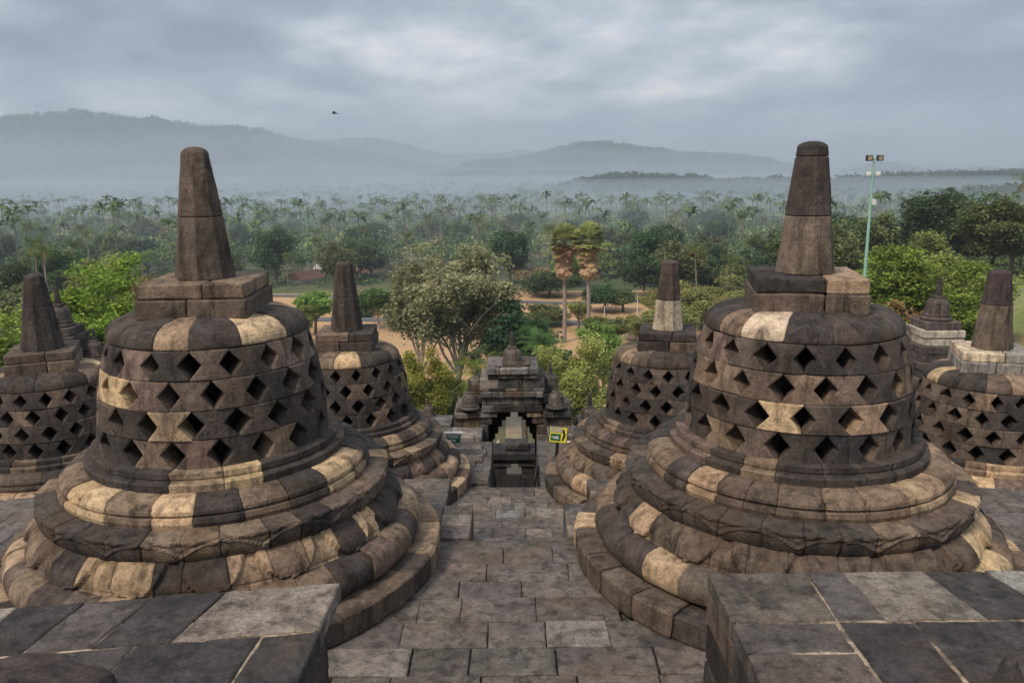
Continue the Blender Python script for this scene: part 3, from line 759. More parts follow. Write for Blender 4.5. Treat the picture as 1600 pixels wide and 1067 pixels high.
# rounded dark stones at both lower corners
def lump(name, loc, rad, label, cat, tone, seed, mat='stone', group=None, nu=36, nv=20, e=.12):
    mb = MB(); V = []; F = []
    for i in range(nv+1):
        ph = PI*i/nv
        for j in range(nu):
            a = 2*PI*j/nu; d = Vector((math.sin(ph)*math.cos(a), math.sin(ph)*math.sin(a), math.cos(ph)))
            # squarish boulder
            m_ = max(abs(d.x), abs(d.y), abs(d.z)); k = 1/(m_**.35)
            k *= 1+e*noise.noise(d*1.7+Vector((seed, 0, 0)))+.035*noise.noise(d*6+Vector((seed, 3, 0)))+.012*noise.noise(d*19)
            V.append((d.x*k*rad[0], d.y*k*rad[1], d.z*k*rad[2]))
    for i in range(nv):
        for j in range(nu): F.append((i*nu+j, (i+1)*nu+j, (i+1)*nu+(j+1) % nu, i*nu+(j+1) % nu))
    mb.add(V, F, tone); o = mb.build(name, M[mat], smooth=False); o.location = loc
    return tag(o, label, cat, group)
lump('carved_stone', (-1.72, 2.32, -1.90), (.42, .34, .27), 'dark worn stone lump at the bottom left corner on the stair wall', 'stone', (.055, .042, .038), 3.3)
lump('carved_stone', (2.03, 2.50, -1.96), (.30, .3, .26), 'dark rounded stone at the bottom right corner on the stair wall', 'stone', (.06, .05, .045), 8.1)

# plateau below the lower terrace and the stepped body of the monument
def flat(name, x0, x1, y0, y1, z, th, mat, tone, n=1):
    mb = MB(); block(mb, ((x0+x1)/2, (y0+y1)/2, z-th/2), ((x1-x0)/2, (y1-y0)/2, th/2), tone, .02)
    return tag(mb.build(name, mat), kind='structure')
for i, (xa, xb) in enumerate(((-16, -.42), (.48, 16))):
    flat('plateau', xa, xb, 2, 17.4, Z0-.01, 6, M['paving'], (.11, .10, .09))
    flat('monument_step', xa*1.6, xb*1.6 if xb > 1 else xb-.6, 5, 26, -12.2, 6, M['mossy'], (.09, .085, .08)) if i == 0 else flat('monument_step', xa+.6, xb*1.6, 5, 26, -12.2, 6, M['mossy'], (.09, .085, .08))
for (yy, zz_) in ((36, -18.0), (44, -23), (51, -27.5)):
    flat('monument_step', -30-yy*.3, 30+yy*.3, 8, yy, zz_, 8, M['mossy'], (.09, .085, .08))
random.seed(77)
stairs('lower_stairs', .03, .42, 12.34, Z1, 21.5, -12.3, 28, .5)

# ------------------------------------------------------------------ gateway
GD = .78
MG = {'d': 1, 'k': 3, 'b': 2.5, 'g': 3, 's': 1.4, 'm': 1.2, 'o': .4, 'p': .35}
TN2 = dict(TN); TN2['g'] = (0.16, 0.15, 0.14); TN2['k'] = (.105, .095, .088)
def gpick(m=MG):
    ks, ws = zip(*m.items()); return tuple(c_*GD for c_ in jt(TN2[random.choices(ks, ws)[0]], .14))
def course(mb, x0, x1, y0, y1, z0, z1, o=(0, 0, 0), bl=(.18, .42), mixs=MG, bev=.012):
    x = x0
    while x < x1-.01:
        l = random.uniform(*bl)
        if x1-x-l < .12: l = x1-x
        pr = random.uniform(-.012, .012)
        block(mb, (x+l/2-o[0], (y0+y1)/2+pr-o[1], (z0+z1)/2-o[2]), (l/2-.002, (y1-y0)/2, (z1-z0)/2-.002), gpick(mixs), bev, 0, .004)
        x += l
def small_stupa(parent, name, loc, s, tone, part=True, mixs=None):
    mb = MB()
    lathe(mb, [(r*s, z*s) for r, z in ((.34, 0), (.36, .04), (.33, .08), (.30, .10), (.31, .14), (.285, .17), (.27, .3), (.255, .42), (.20, .50), (.13, .53))], tone, 20, loc)
    o1 = loc; block(mb, (o1[0], o1[1], o1[2]+.56*s), (.13*s, .13*s, .035*s), tone, .01)
    lathe(mb, [(.085*s, .59*s), (.06*s, .85*s), (.042*s, 1.0*s), (.02*s, 1.02*s)], tuple(c*.8 for c in tone), 8, loc)
    return mb.build(name, M['mossy'], parent)
random.seed(99)
GX, GY = .02, 16.0
def gz(ypx, y=GY): return -y*math.tan(math.atan((ypx-533.5)/FPX)+PITCH)
def gx(xpx, y=GY, z=-5.0): return (xpx-800)/FPX*(y*math.cos(PITCH)-z*math.sin(PITCH))
gate = empty('gateway', (gx(794), GY+.5, Z0), 'weathered stone gateway with stepped arch and bell finials at the end of the path', 'gateway')
go = tuple(gate.location)
mb = MB()
dl, dr = gx(761), gx(838)
L0, R0 = gx(741), gx(858)
def pier(a, b, y0, y1, ztop, bl=(.12, .3), m=MG):
    zq = Z0-1.3
    while zq < ztop-.02:
        h = min(random.uniform(.2, .28), ztop-zq); course(mb, a, b, y0, y1, zq, zq+h, go, bl, m); zq += h
pier(L0, dl, GY, GY+.8, gz(663)); pier(dr, R0, GY, GY+.8, gz(663))
for (ya, yb_, xa, xb) in ((663, 652, 768, 830), (652, 643, 776, 822)):
    course(mb, gx(745), gx(xa), GY-.02*(ya < 660), GY+.8, gz(ya), gz(yb_), go, (.15, .35)); course(mb, gx(xb), gx(853), GY-.02*(ya < 660), GY+.8, gz(ya), gz(yb_), go, (.15, .35))
# inner end of the passage: a narrower stepped opening
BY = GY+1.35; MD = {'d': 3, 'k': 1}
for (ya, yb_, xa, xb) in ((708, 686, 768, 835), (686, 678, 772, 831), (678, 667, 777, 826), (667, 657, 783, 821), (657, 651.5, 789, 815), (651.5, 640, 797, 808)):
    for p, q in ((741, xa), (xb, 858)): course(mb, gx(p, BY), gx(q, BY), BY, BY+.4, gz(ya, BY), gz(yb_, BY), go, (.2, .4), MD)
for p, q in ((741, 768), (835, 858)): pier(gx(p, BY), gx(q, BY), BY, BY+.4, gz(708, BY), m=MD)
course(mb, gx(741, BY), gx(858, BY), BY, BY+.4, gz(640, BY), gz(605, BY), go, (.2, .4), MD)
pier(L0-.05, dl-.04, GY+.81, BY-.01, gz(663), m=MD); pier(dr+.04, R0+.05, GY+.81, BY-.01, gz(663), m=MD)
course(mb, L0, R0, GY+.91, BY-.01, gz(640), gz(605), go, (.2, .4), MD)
def cw(x0, x1, ya, yb_, pr=0.0, dep=.9, bl=(.18, .4), mixs=MG, y=GY):
    course(mb, gx(x0, y), gx(x1, y), y-pr, y+dep+pr, gz(ya, y), gz(yb_, y), go, bl, mixs)
cw(752, 847, 643, 633, .06, mixs={'k': 2, 'd': 2, 'g': 1}); cw(753, 845, 633, 620, .0, mixs={'g': 3, 's': 2, 'p': .8, 'k': 2})
cw(751, 848, 620, 611, .08, mixs={'g': 3, 's': 2, 'm': 1}); cw(749, 850, 611, 607, .03)
cw(750, 850, 607, 591, 0, bl=(.35, .5), mixs={'k': 3, 'g': 1, 's': 1}); cw(762, 839, 591, 584, .05); cw(760, 841, 584, 574, .1, mixs={'g': 2, 's': 1.5, 'k': 1}); cw(772, 828, 574, 571, -.05)
# shoulders
for sgn, xi, xo in ((-1, 748, 708), (1, 848, 892)):
    a, b = (xo, xi) if sgn < 0 else (xi, xo)
    def sh(x0, x1, ya, yb_, pr=0, **k): cw(x0, x1, ya, yb_, pr, .75, **k)
    sh(a, b, 672, 652, .0); sh(a+1, b, 652, 643, .07); sh(a+3, b, 643, 636, .02)
    i0, i1 = (733, 751) if sgn < 0 else (848, 868)
    course(mb, gx(i0), gx(i1), GY+.25, GY+.8, gz(636), gz(622), go, (.2, .3)); course(mb, gx(i0+1), gx(i1-1), GY+.3, GY+.8, gz(622), gz(606), go, (.2, .3))
    zq = Z0
    while zq < gz(672)-.05:
        h = min(.28, gz(672)-zq); course(mb, gx(a), gx(b), GY+.1, GY+.8, zq, zq+h, go); zq += h
mb.build('gate_body', M['mossy'], gate)
def fin(xp, yp, s, tone=(.12, .105, .09), yo=.35):
    y = GY+yo; small_stupa(gate, 'finial', (gx(xp, y, gz(yp, y))-go[0], y-go[1], gz(yp, y)-go[2]), s, tone)
fin(800, 572, .72, (.10, .085, .075), .3); fin(733, 637, .60, (.10, .088, .078), .02); fin(868, 637, .60, (.10, .088, .078), .02); fin(743, 606, .44, (.18, .155, .13), .5); fin(859, 606, .56, (.10, .088, .078), .5)
# side walls climbing down beside the steps, in front of the gate
random.seed(13)
for (xa, xb, lab) in ((-1.62, -.62, 'stepped side wall left of the gateway, below the green west sign'), (.70, 1.75, 'stepped side wall right of the gateway, behind the yellow exit sign')):
    t = empty('side_wall', ((xa+xb)/2, 14.8, Z0), lab, 'stone wall'); o_ = tuple(t.location); mb = MB()
    for (y0_, y1_, zt_) in ((13.6, 14.6, -5.62), (14.6, 15.3, -5.45), (15.3, 15.95, -5.15)):
        zq = Z0
        while zq < zt_-.02:
            h = min(.27, zt_-zq)
            course(mb, xa, xb, y0_, y1_, zq, zq+h, o_, (.3, .55), {'k': 2, 'g': 3, 's': 1, 'b': 1}); zq += h
    mb.build('wall_blocks', M['mossy'], t)
# balustrade walls left and right, each carrying small stupas
def balustrade(x0, x1, y, ztop, label, seed):
    random.seed(seed); t = empty('balustrade_wall', ((x0+x1)/2, y, Z0), label, 'stone wall'); o_ = tuple(t.location); mb = MB(); zq = Z0
    while zq < ztop-.3:
        h = min(.26, ztop-.3-zq); course(mb, x0, x1, y, y+.7, zq, zq+h, o_, (.3, .6)); zq += h
    course(mb, x0-.04, x1+.04, y-.07, y+.77, ztop-.3, ztop-.16, o_, (.4, .8)); course(mb, x0, x1, y-.02, y+.72, ztop-.16, ztop, o_, (.3, .7), {'g': 2, 's': 2, 'k': 1})
    mb.build('wall_blocks', M['mossy'], t); return t
balustrade(-9.6, -1.30, 16.3, -5.22, 'long stone balustrade running left from the gateway', 61)
balustrade(1.38, 10.5, 16.3, -5.22, 'long stone balustrade running right from the gateway', 62)
def wall_stupa(px, ypx_tip, y, s, label, base=True, pale=False):
    zt = gz(ypx_tip+(-.0073*(px-800)*-1)*0, y); zt = -y*math.tan(math.atan((ypx_tip+ROLL*(px-800)-533.5)/FPX)+PITCH)
    x = (px-800)/FPX*(y*math.cos(PITCH)-zt*math.sin(PITCH)); h = 1.02*s
    t = empty('small_stupa', (x, y, zt-h-.0), label, 'small stupa', 'small solid stupas along the balustrade')
    small_stupa(t, 'bell', (0, 0, 0), s, (.085, .068, .060)); mb = MB()
    w = .42*s; zz = 0; hb = (zt-h)-(-5.22 if y > 15 else -5.22)
    hb = max(hb, .1)
    k = 0; n = max(1, int(round(hb/.16)))
    for i in range(n):
        ww = w*(1.0+.10*(i % 2)+.06*i); block(mb, (0, 0, -hb*(i+.5)/n), (ww, ww, hb/n/2-.001), (.42, .37, .30) if (pale and i in (1, 2)) else jt((.085, .072, .064), .25), .015, 0, .004)
    mb.build('plinth', M['mossy'], t)
    return t
wall_stupa(88, 449, 16.6, .80, 'small stupa directly behind the spire of the leftmost stupa')
wall_stupa(145, 513, 16.7, .58, 'smaller stupa on the balustrade between the leftmost and the near left stupa')
wall_stupa(1470, 434, 16.6, .86, 'small stupa with a pale plinth beside the pedestal of the rightmost stupa', pale=True)
wall_stupa(1412, 500, 16.9, .70, 'small stupa half hidden behind the dome of the near right stupa')
wall_stupa(668, 618, 17.0, .46, 'tiny stupa on the balustrade just left of the gateway')
wall_stupa(921, 614, 16.7, .66, 'small rough stupa on the balustrade just right of the gateway')
# second gateway further down the steps, seen through the arch
random.seed(44)
LY = 23.6
t = empty('lower_gateway', (0.02, LY, -12.2), 'dark lower gateway seen through the arch, with a small stepped opening', 'gateway'); go2 = tuple(t.location); mb = MB()
def g2(x0, x1, ya, yb_, pr=0, y=LY, m={'d': 1}):
    zc0, zc1 = gz(ya, y), gz(yb_, y)
    xx = gx(x0, y, -9)
    while xx < gx(x1, y, -9)-.02:
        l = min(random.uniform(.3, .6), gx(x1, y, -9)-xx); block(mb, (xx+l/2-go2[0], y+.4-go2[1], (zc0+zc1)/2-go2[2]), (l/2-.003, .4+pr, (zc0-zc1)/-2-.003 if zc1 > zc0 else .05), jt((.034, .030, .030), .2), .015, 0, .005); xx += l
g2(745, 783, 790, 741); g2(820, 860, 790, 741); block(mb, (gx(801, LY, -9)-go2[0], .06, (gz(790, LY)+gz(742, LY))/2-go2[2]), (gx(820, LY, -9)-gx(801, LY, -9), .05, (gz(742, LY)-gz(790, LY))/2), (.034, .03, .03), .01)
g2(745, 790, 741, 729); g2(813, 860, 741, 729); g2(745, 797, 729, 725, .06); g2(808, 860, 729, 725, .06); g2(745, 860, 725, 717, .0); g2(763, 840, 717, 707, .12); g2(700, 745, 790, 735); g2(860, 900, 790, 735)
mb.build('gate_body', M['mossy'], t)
mb = MB(); rough_block(mb, (gx(806, LY, -8.6)-go2[0], .4, (gz(707, LY)+gz(695, LY))/2-go2[2]), (.37, .3, .12), (.05, .044, .042), 8, .02, 0, .06, 4); mb.build('capstone', M['mossy'], t)
for xx, lb in ((777, 'pale stone post left of the path, seen through the arch'), (823, 'pale stone post right of the path, seen through the arch')):
    y_ = 60.; zt_ = gz(686, y_); x_ = gx(xx, y_, -20)
    t = empty('path_post', (x_, y_, zt_-2.6), lb, 'post', 'pale posts beside the path')
    mb = MB(); rough_block(mb, (0, 0, .9), (.20, .2, .9), (.40, .36, .30), 4, .01, 0, .03, xx); mb.build('shaft', M['mossy'], t)
    mb = MB(); lathe(mb, [(.2, 1.8), (.26, 1.95), (.22, 2.2), (.1, 2.45), (.02, 2.6)], (.42, .38, .31), 12); mb.build('cap', M['mossy'], t)
# ------------------------------------------------------------------ signs and other small things
def text_mesh(body_, size, mat, parent, loc, name='lettering', rot=(PI/2, 0, 0), bold=.0):
    cu = bpy.data.curves.new(name, 'FONT'); cu.body = body_; cu.size = size; cu.extrude = .0012; cu.offset = bold; cu.align_x = 'LEFT'; cu.align_y = 'BOTTOM'
    tmp = bpy.data.objects.new('tmp', cu); C.objects.link(tmp); bpy.context.view_layer.update()
    dg = bpy.context.evaluated_depsgraph_get(); me = bpy.data.meshes.new_from_object(tmp.evaluated_get(dg)); bpy.data.objects.remove(tmp)
    me.materials.clear(); me.materials.append(mat)
    o = bpy.data.objects.new(name, me); C.objects.link(o); o.parent = parent; o.location = loc; o.rotation_euler = rot
    return o
def bx(mb, c, h, tone=(.1, .1, .1), bev=.002): block(mb, c, h, tone, bev)
def part(name, fn, mat, parent):
    mb = MB(); fn(mb); return mb.build(name, M[mat], parent)
# exit sign
SY = 13.05; sx = gx(868, SY, -4.4)
t = empty('exit_sign', (sx-.02, SY, Z1), 'yellow and green exit sign with black arrow on a black post right of the gateway', 'sign'); t.rotation_euler = (0, R_(5), R_(-4))
part('post', lambda m: tube(m, [(0, .03, 0), (0, .03, .62)], [.026, .026]), 'black', t)
part('panel_frame', lambda m: bx(m, (0, 0, .60), (.155, .018, .145)), 'black', t)
part('yellow_panel', lambda m: bx(m, (0, -.014, .60), (.146, .008, .136)), 'sign_yellow', t)
part('green_field', lambda m: bx(m, (-.042, -.022, .555), (.085, .004, .062)), 'sign_green', t)
text_mesh('KELUAR', .125, M['black'], t, (-.134, -.0235, .628), bold=.010).scale = (.44, 1, 1)
text_mesh('KELUAR', .125, M['white'], t, (-.134, -.0265, .628), bold=.003).scale = (.44, 1, 1)
text_mesh('exit', .085, M['white'], t, (-.118, -.029, .512), bold=.003)
def chev(m):
    p = [(.062, .70), (.085, .60), (.062, .50)]; q = [(.094, .70), (.124, .60), (.094, .50)]
    V = [(a, -.0235, b) for a, b in p+q]+[(a, -.02, b) for a, b in p+q]
    m.add(V, [(0, 1, 4, 3), (1, 2, 5, 4), (0, 6, 7, 1), (1, 7, 8, 2), (3, 4, 10, 9), (4, 5, 11, 10), (0, 3, 9, 6), (2, 8, 11, 5)])
part('arrow', chev, 'black', t)
# west sign
SY2 = 13.75; sx2 = gx(708, SY2, -4.9); zs2 = gz(684, SY2)
t = empty('direction_sign', (sx2, SY2, -5.62), 'small green sign reading west under a white rail left of the gateway', 'sign')
hz_ = zs2+5.62
part('post', lambda m: tube(m, [(0, .05, 0), (0, .05, hz_)], [.02, .02]), 'sign_frame', t)
part('panel_frame', lambda m: bx(m, (0, 0, hz_), (.135, .018, .095)), 'sign_frame', t)
part('top_rail', lambda m: bx(m, (0, -.01, hz_+.108), (.165, .035, .013)), 'white', t)
part('green_field', lambda m: bx(m, (0, -.017, hz_), (.108, .006, .075)), 'sign_green', t)
text_mesh('BARAT', .088, M['white'], t, (-.098, -.0255, hz_-.002), bold=.004).scale = (.70, 1, 1)
text_mesh('west', .075, M['white'], t, (-.088, -.0255, hz_-.065), bold=.003).scale = (.85, 1, 1)
# white pipe rail right of the exit sign
mb = MB(); y_ = 13.4; tube(mb, [(gx(878, y_), y_, gz(691, y_)), (gx(930, y_), y_, gz(693, y_))], [.022, .022]); tube(mb, [(gx(884, y_), y_, gz(691, y_)), (gx(884, y_), y_, Z1)], [.015, .015]); tube(mb, [(gx(925, y_), y_, gz(693, y_)), (gx(925, y_), y_, Z1)], [.015, .015])
tag(mb.build('pipe_rail', M['white']), 'short white pipe rail behind the exit sign', 'rail')
# handrails inside the gate
for xx, lb in ((768, 'thin dark handrail on the left of the steps below the arch'), (833, 'thin dark handrail on the right of the steps below the arch')):
    mb = MB(); y_ = 13.2; x_ = gx(xx, y_, -5.5); x_ = -.34 if xx < 800 else .42
    tube(mb, [(x_, 12.6, -5.9), (x_, 12.6, -4.75), (x_, 14.4, -5.75), (x_, 14.4, -6.8)], [.016]*4)
    tag(mb.build('handrail', M['black']), lb, 'handrail')

# floodlight mast
ly = 46.0; lx = (1355-800)/FPX*ly; lz = .55
t = empty('floodlight_mast', (lx, ly, -14.0), 'tall pale green floodlight mast behind the near right stupa', 'lamp post'); H = lz+14
part('pole', lambda m: tube(m, [(0, 0, 0), (0, 0, H*.45), (0, 0, H*.75), (0, 0, H-.3)], [.11, .10, .08, .06], seg=12), 'green_paint', t)
part('crossbar', lambda m: bx(m, (0, 0, H-.05), (.42, .04, .035)), 'green_paint', t); part('crossbar', lambda m: bx(m, (0, 0, H-.75), (.32, .04, .03)), 'green_paint', t); part('mast_top', lambda m: tube(m, [(0, 0, H-.3), (0, 0, H)], [.06, .06]), 'green_paint', t)
for dx in (-.30, .30):
    o = part('floodlight', lambda m: (block(m, (dx, -.06, H-.0), (.17, .12, .16), (.1,)*3, .03)), 'black', t)
    mb = MB(); bx(mb, (dx, -.185, H-.0), (.12, .006, .11)); mb.build('lamp_glass', M['lamp_glass'], o)
for dx in (-.25, .27):
    part('floodlight', lambda m: (block(m, (dx, -.05, H-.88), (.12, .10, .12), (.1,)*3, .04)), 'white', t)
part('junction_box', lambda m: bx(m, (.14, -.1, H-2.4), (.10, .08, .15)), 'white', t)

# a bird in the sky
bd = 60.0; bxx = (535-800)/FPX*bd; bz = bd*math.tan(math.atan((533.5-173-2)/FPX)-PITCH)
t = empty('bird', (bxx, bd, bz), 'small dark bird flying in the sky above the left hills', 'bird')
mb = MB(); tube(mb, [(-.18, 0, 0), (-.12, 0, .01), (0, 0, .02), (.12, 0, .0), (.2, 0, -.01), (.30, .0, -.02)], [.012, .035, .055, .04, .02, .03], seg=8)
mb.build('body', M['feather'], t)
for s in (-1, 1):
    mb = MB(); mb.add([(-.09, 0, .03), (.10, 0, .03), (-.02, s*.22, .14), (.10, s*.2, .13), (.08, s*.42, .10), (.16, s*.40, .08)] + [(-.09, 0, .02), (.10, 0, .02), (-.02, s*.22, .13), (.10, s*.2, .12), (.08, s*.42, .095), (.16, s*.40, .075)],
                      [(0, 1, 3, 2), (2, 3, 5, 4), (6, 8, 9, 7), (8, 10, 11, 9), (0, 2, 8, 6), (2, 4, 10, 8), (1, 7, 9, 3), (3, 9, 11, 5), (4, 5, 11, 10)])
    mb.build('wing', M['feather'], t)

# ------------------------------------------------------------------ terrain
def ss(a, b, x):
    t_ = np.clip((x-a)/(b-a), 0, 1); return t_*t_*(3-2*t_)
def ground(x, y):
    x = np.asarray(x, float); y = np.asarray(y, float)
    g = -30.0 - 8*ss(230, 700, y)
    # rising land on the right, a smaller shoulder on the left
    g = g + 18*ss(0, 26, x-(9+.19*y))*(1-ss(60, 170, y)*.45)*(1-ss(140, 290, y))
    g = g + 5*ss(-20, -34, x)*(1-ss(60, 120, y))
    g = g + 1.5*np.sin(x*.03+1)*np.sin(y*.02)*ss(235, 330, y)
    # wooded swell in the far right
    g = g + 3*np.exp(-((x-360)/150)**2-((y-560)/130)**2) + 8*np.exp(-((x-170)/130)**2-((y-1050)/150)**2)
    return g
def grid_obj(name, xs, ys, fn, mat, dz=0.0):
    X, Y = np.meshgrid(xs, ys); Z = fn(X, Y)+dz; V = np.stack([X, Y, Z], -1).reshape(-1, 3); nx, ny = len(xs), len(ys)
    F = [(j*nx+i, j*nx+i+1, (j+1)*nx+i+1, (j+1)*nx+i) for j in range(ny-1) for i in range(nx-1)]
    mb = MB(); mb.add(V, F); return mb.build(name, mat, smooth=True)
xs = np.concatenate([np.linspace(-9000, -600, 12)[:-1], np.linspace(-600, -80, 27)[:-1], np.linspace(-80, 80, 61)[:-1], np.linspace(80, 600, 30)[:-1], np.linspace(600, 9000, 12)])
ys = np.concatenate([np.linspace(-2500, -20, 7)[:-1], np.linspace(-20, 240, 80)[:-1], np.linspace(240, 1400, 50)[:-1], np.linspace(1400, 9500, 14)])
tag(grid_obj('ground', xs, ys, ground, M['ground']), kind='structure')
def strip(name, pts, w, mat, dz):
    """ribbon following the ground"""
    V = []; F = []
    P = []
    for a, b in zip(pts[:-1], pts[1:]):
        n = max(1, int(math.dist(a, b)/3))
        P += [(a[0]+(b[0]-a[0])*i/n, a[1]+(b[1]-a[1])*i/n) for i in range(n)]
    P.append(pts[-1])
    for i, p in enumerate(P):
        a = P[max(i-1, 0)]; b = P[min(i+1, len(P)-1)]; d = np.array([b[0]-a[0], b[1]-a[1]]); d /= np.linalg.norm(d); nrm = np.array([-d[1], d[0]])
        for s in (-1, 1):
            q = np.array(p)+nrm*s*w/2; V.append((q[0], q[1], float(ground(q[0], q[1]))+dz))
    for i in range(len(P)-1): F.append((2*i, 2*i+1, 2*i+3, 2*i+2))
    mb = MB(); mb.add(V, F); return tag(mb.build(name, mat), kind='structure')
fx = np.linspace(-70, 36, 46); fy = np.linspace(98, 204, 40)
tag(grid_obj('dry_field', fx, fy, ground, M['dry'], .08), kind='structure')
tag(grid_obj('lawn', np.linspace(24, 62, 20), np.linspace(48, 100, 20), ground, M['lawn'], .05), kind='structure')
strip('dirt_path', [(.1, 52), (.1, 86), (.1, 112)], 1.9, M['dirt'], .16)
strip('road', [(-95, 172), (-40, 166), (0, 163), (14, 159), (30, 162), (60, 170)], 4.4, M['asphalt'], .2)
strip('road', [(-95, 205), (-30, 196), (12, 184), (60, 190)], 3.6, M['asphalt'], .2)

# ------------------------------------------------------------------ vegetation
def leaf_quads(cent, size, tone, n, spread, flat_=.6, seed=0, droop=0.0, asp=.55, up=.5):
    """n small leaf faces scattered round every centre"""
    rg = np.random.default_rng(seed); cent = np.asarray(cent, float); m = len(cent)
    P = np.repeat(cent, n, 0); d = rg.normal(0, 1, (m*n, 3)); d /= np.linalg.norm(d, axis=1)[:, None]
    rr = rg.random(m*n)**.45; d *= rr[:, None]; d *= np.array([1, 1, flat_]); sp = np.repeat(np.broadcast_to(np.asarray(spread, float), (m,)), n)
    P = P+d*sp[:, None]; P[:, 2] -= droop*rr*sp
    a = rg.normal(0, 1, (m*n, 3)); a[:, 2] *= .45; a /= np.linalg.norm(a, axis=1)[:, None]
    nn = rg.normal(0, 1, (m*n, 3)); nn[:, 2] = np.abs(nn[:, 2])+up
    b = np.cross(nn, a); b /= np.linalg.norm(b, axis=1)[:, None]+1e-9
    s = size*rg.uniform(.6, 1.35, m*n)[:, None]
    Q = np.stack([P-a*s, P-b*s*asp, P+a*s, P+b*s*asp], 1)
    ct = rg.uniform(.72, 1.28, m)[:, None]; T = np.repeat(np.asarray(tone)[None, :]*ct, n, 0)*rg.uniform(.7, 1.3, (m*n, 1))
    T[:, 0] *= rg.uniform(.85, 1.2, m*n)
    return Q, T
def limbs(rs, h, spread, trunk_r, base_frac=.25, nb=6, levels=3, up=.55, wob=.12):
    """skeleton: list of (pts, radii) and tips"""
    segs = []; tips = []
    def grow(p, d, L, r, lev):
        pts = [p]; n = 4; q = p.copy(); dd = d.copy()
        for i in range(n):
            dd = (dd+Vector((rs.gauss(0, wob), rs.gauss(0, wob), rs.gauss(0, wob*.6)+.04))).normalized(); q = q+dd*L/n; pts.append(q.copy())
        rad = [r*(1-.45*i/n) for i in range(n+1)]; segs.append((pts, rad))
        if lev == 0: tips.append(pts[-1]); tips.append((pts[-1]+pts[-2])/2); return
        k = rs.randint(2, 4)
        for i in range(k):
            t_ = pts[rs.choice([2, 3, 4, 4])]
            a = rs.uniform(0, 2*PI); side = Vector((math.cos(a), math.sin(a), rs.uniform(-.1, .5)))
            nd = (dd*.65+side*rs.uniform(.55, .95)).normalized()
            grow(t_, nd, L*rs.uniform(.55, .8), r*.52, lev-1)
        tips.append(pts[-1])
    th = h*base_frac; top = Vector((rs.uniform(-.3, .3), rs.uniform(-.3, .3), th))
    segs.append(([Vector((0, 0, -.5)), Vector((0, 0, th*.5))+Vector((rs.uniform(-.1, .1),)*3), top], [trunk_r*1.25, trunk_r, trunk_r*.85]))
    for i in range(nb):
        a = 2*PI*i/nb+rs.uniform(-.4, .4); el = rs.uniform(up*.5, up*1.5)
        d = Vector((math.cos(a)*spread, math.sin(a)*spread, el*h*.6)).normalized()
        grow(top+Vector((0, 0, rs.uniform(-.1, .15)*h*.3)), d, h*(1-base_frac)*.42*rs.uniform(.8, 1.2), trunk_r*.5, levels-1)
    return segs, tips
def tree_mesh(parent, seed, h, spread, tr, tone, leaf, n, cl, bark='bark', base_frac=.25, nb=6, levels=3, up=.55, flat_=.55, droop=0., norm=True):
    rs = random.Random(seed); segs, tips = limbs(rs, h, spread, tr, base_frac, nb, levels, up)
    zmax = max(p.z for p in tips)+cl*.5; k = h/zmax; rmax = max(math.hypot(p.x, p.y) for p in tips); kr = spread/max(rmax, .1)
    def f(p): return Vector((p.x*kr, p.y*kr, p.z*k)) if p.z > 0 else p
    mb = MB()
    for pts, rad in segs: tube(mb, [f(p) for p in pts], rad, (.1, .1, .1), 6, False)
    mb.build('trunk', M[bark], parent)
    c = np.array([f(p)[:] for p in tips]); rgq = np.random.default_rng(seed)
    c = c[c[:, 2] > h*base_frac*.9] if base_frac > .2 else c[c[:, 2] > .1*h]
    keep = rgq.random(len(c)) < .9; c = c[keep]
    Q, T = leaf_quads(c, leaf, tone, n, cl*rgq.uniform(.6, 1.3, len(c)), flat_, seed, droop)
    return quads_obj('crown', Q, T, M['leaf'], parent)
def frond_quads(rs, L, az, el, bend, leaflets, lw, tone, origin=(0, 0, 0), ll=.32):
    """a feather frond: thin rachis with leaflets both sides"""
    Q = []; T = []; p = Vector(origin); e = el; n = leaflets; ca, sa = math.cos(az), math.sin(az); side = Vector((-sa, ca, 0))
    for i in range(n):
        t_ = (i+1)/n; st = L/n
        d = Vector((ca*math.cos(e), sa*math.cos(e), math.sin(e))); q = p+d*st
        w = .035*(1-t_*.7)
        Q.append([p-side*w, q-side*w, q+side*w, p+side*w]); T.append(tuple(c*1.1 for c in tone))
        if i > 0:
            lln = ll*L*(math.sin(PI*min(1, .18+t_*.82))**.6)*rs.uniform(.85, 1.1)
            for s in (-1, 1):
                tip = p+(side*s*.75+d*.45+Vector((0, 0, -.55))).normalized()*lln
                wv = d*lw; k = rs.uniform(.75, 1.25)
                Q.append([p-wv, p+wv, tip+wv*.3, tip-wv*.3]); T.append(tuple(c*k for c in tone))
        e -= bend/n*(.5+t_); p = q
    return Q, T
def coconut(parent, seed, h, tone, L=4.0, nf=20, leaflets=12, lean=.08):
    rs = random.Random(seed); lx_, ly_ = rs.uniform(-lean, lean)*h, rs.uniform(-lean, lean)*h
    mb = MB(); tube(mb, [(lx_*t_*t_, ly_*t_*t_, h*t_-.3*(t_ == 0)) for t_ in (0, .25, .5, .75, 1)], [.22, .17, .15, .13, .12], (.1,)*3, 7, False); mb.build('trunk', M['palmbark'], parent)
    Q = []; T = []
    for i in range(nf):
        el = rs.uniform(-.5, 1.25); k = rs.uniform(.75, 1.2); tn_ = tone if el > -.2 else (tone[0]*1.5, tone[1]*1.05, tone[2]*.8)
        q, t_ = frond_quads(rs, L*rs.uniform(.8, 1.1), rs.uniform(0, 2*PI), el, rs.uniform(1.2, 1.9), leaflets, L*.018, tuple(c*k for c in tn_), (lx_, ly_, h), .26)
        Q += q; T += t_
    return quads_obj('crown', np.array([[v[:] for v in q] for q in Q]), np.array(T), M['leaf'], parent)
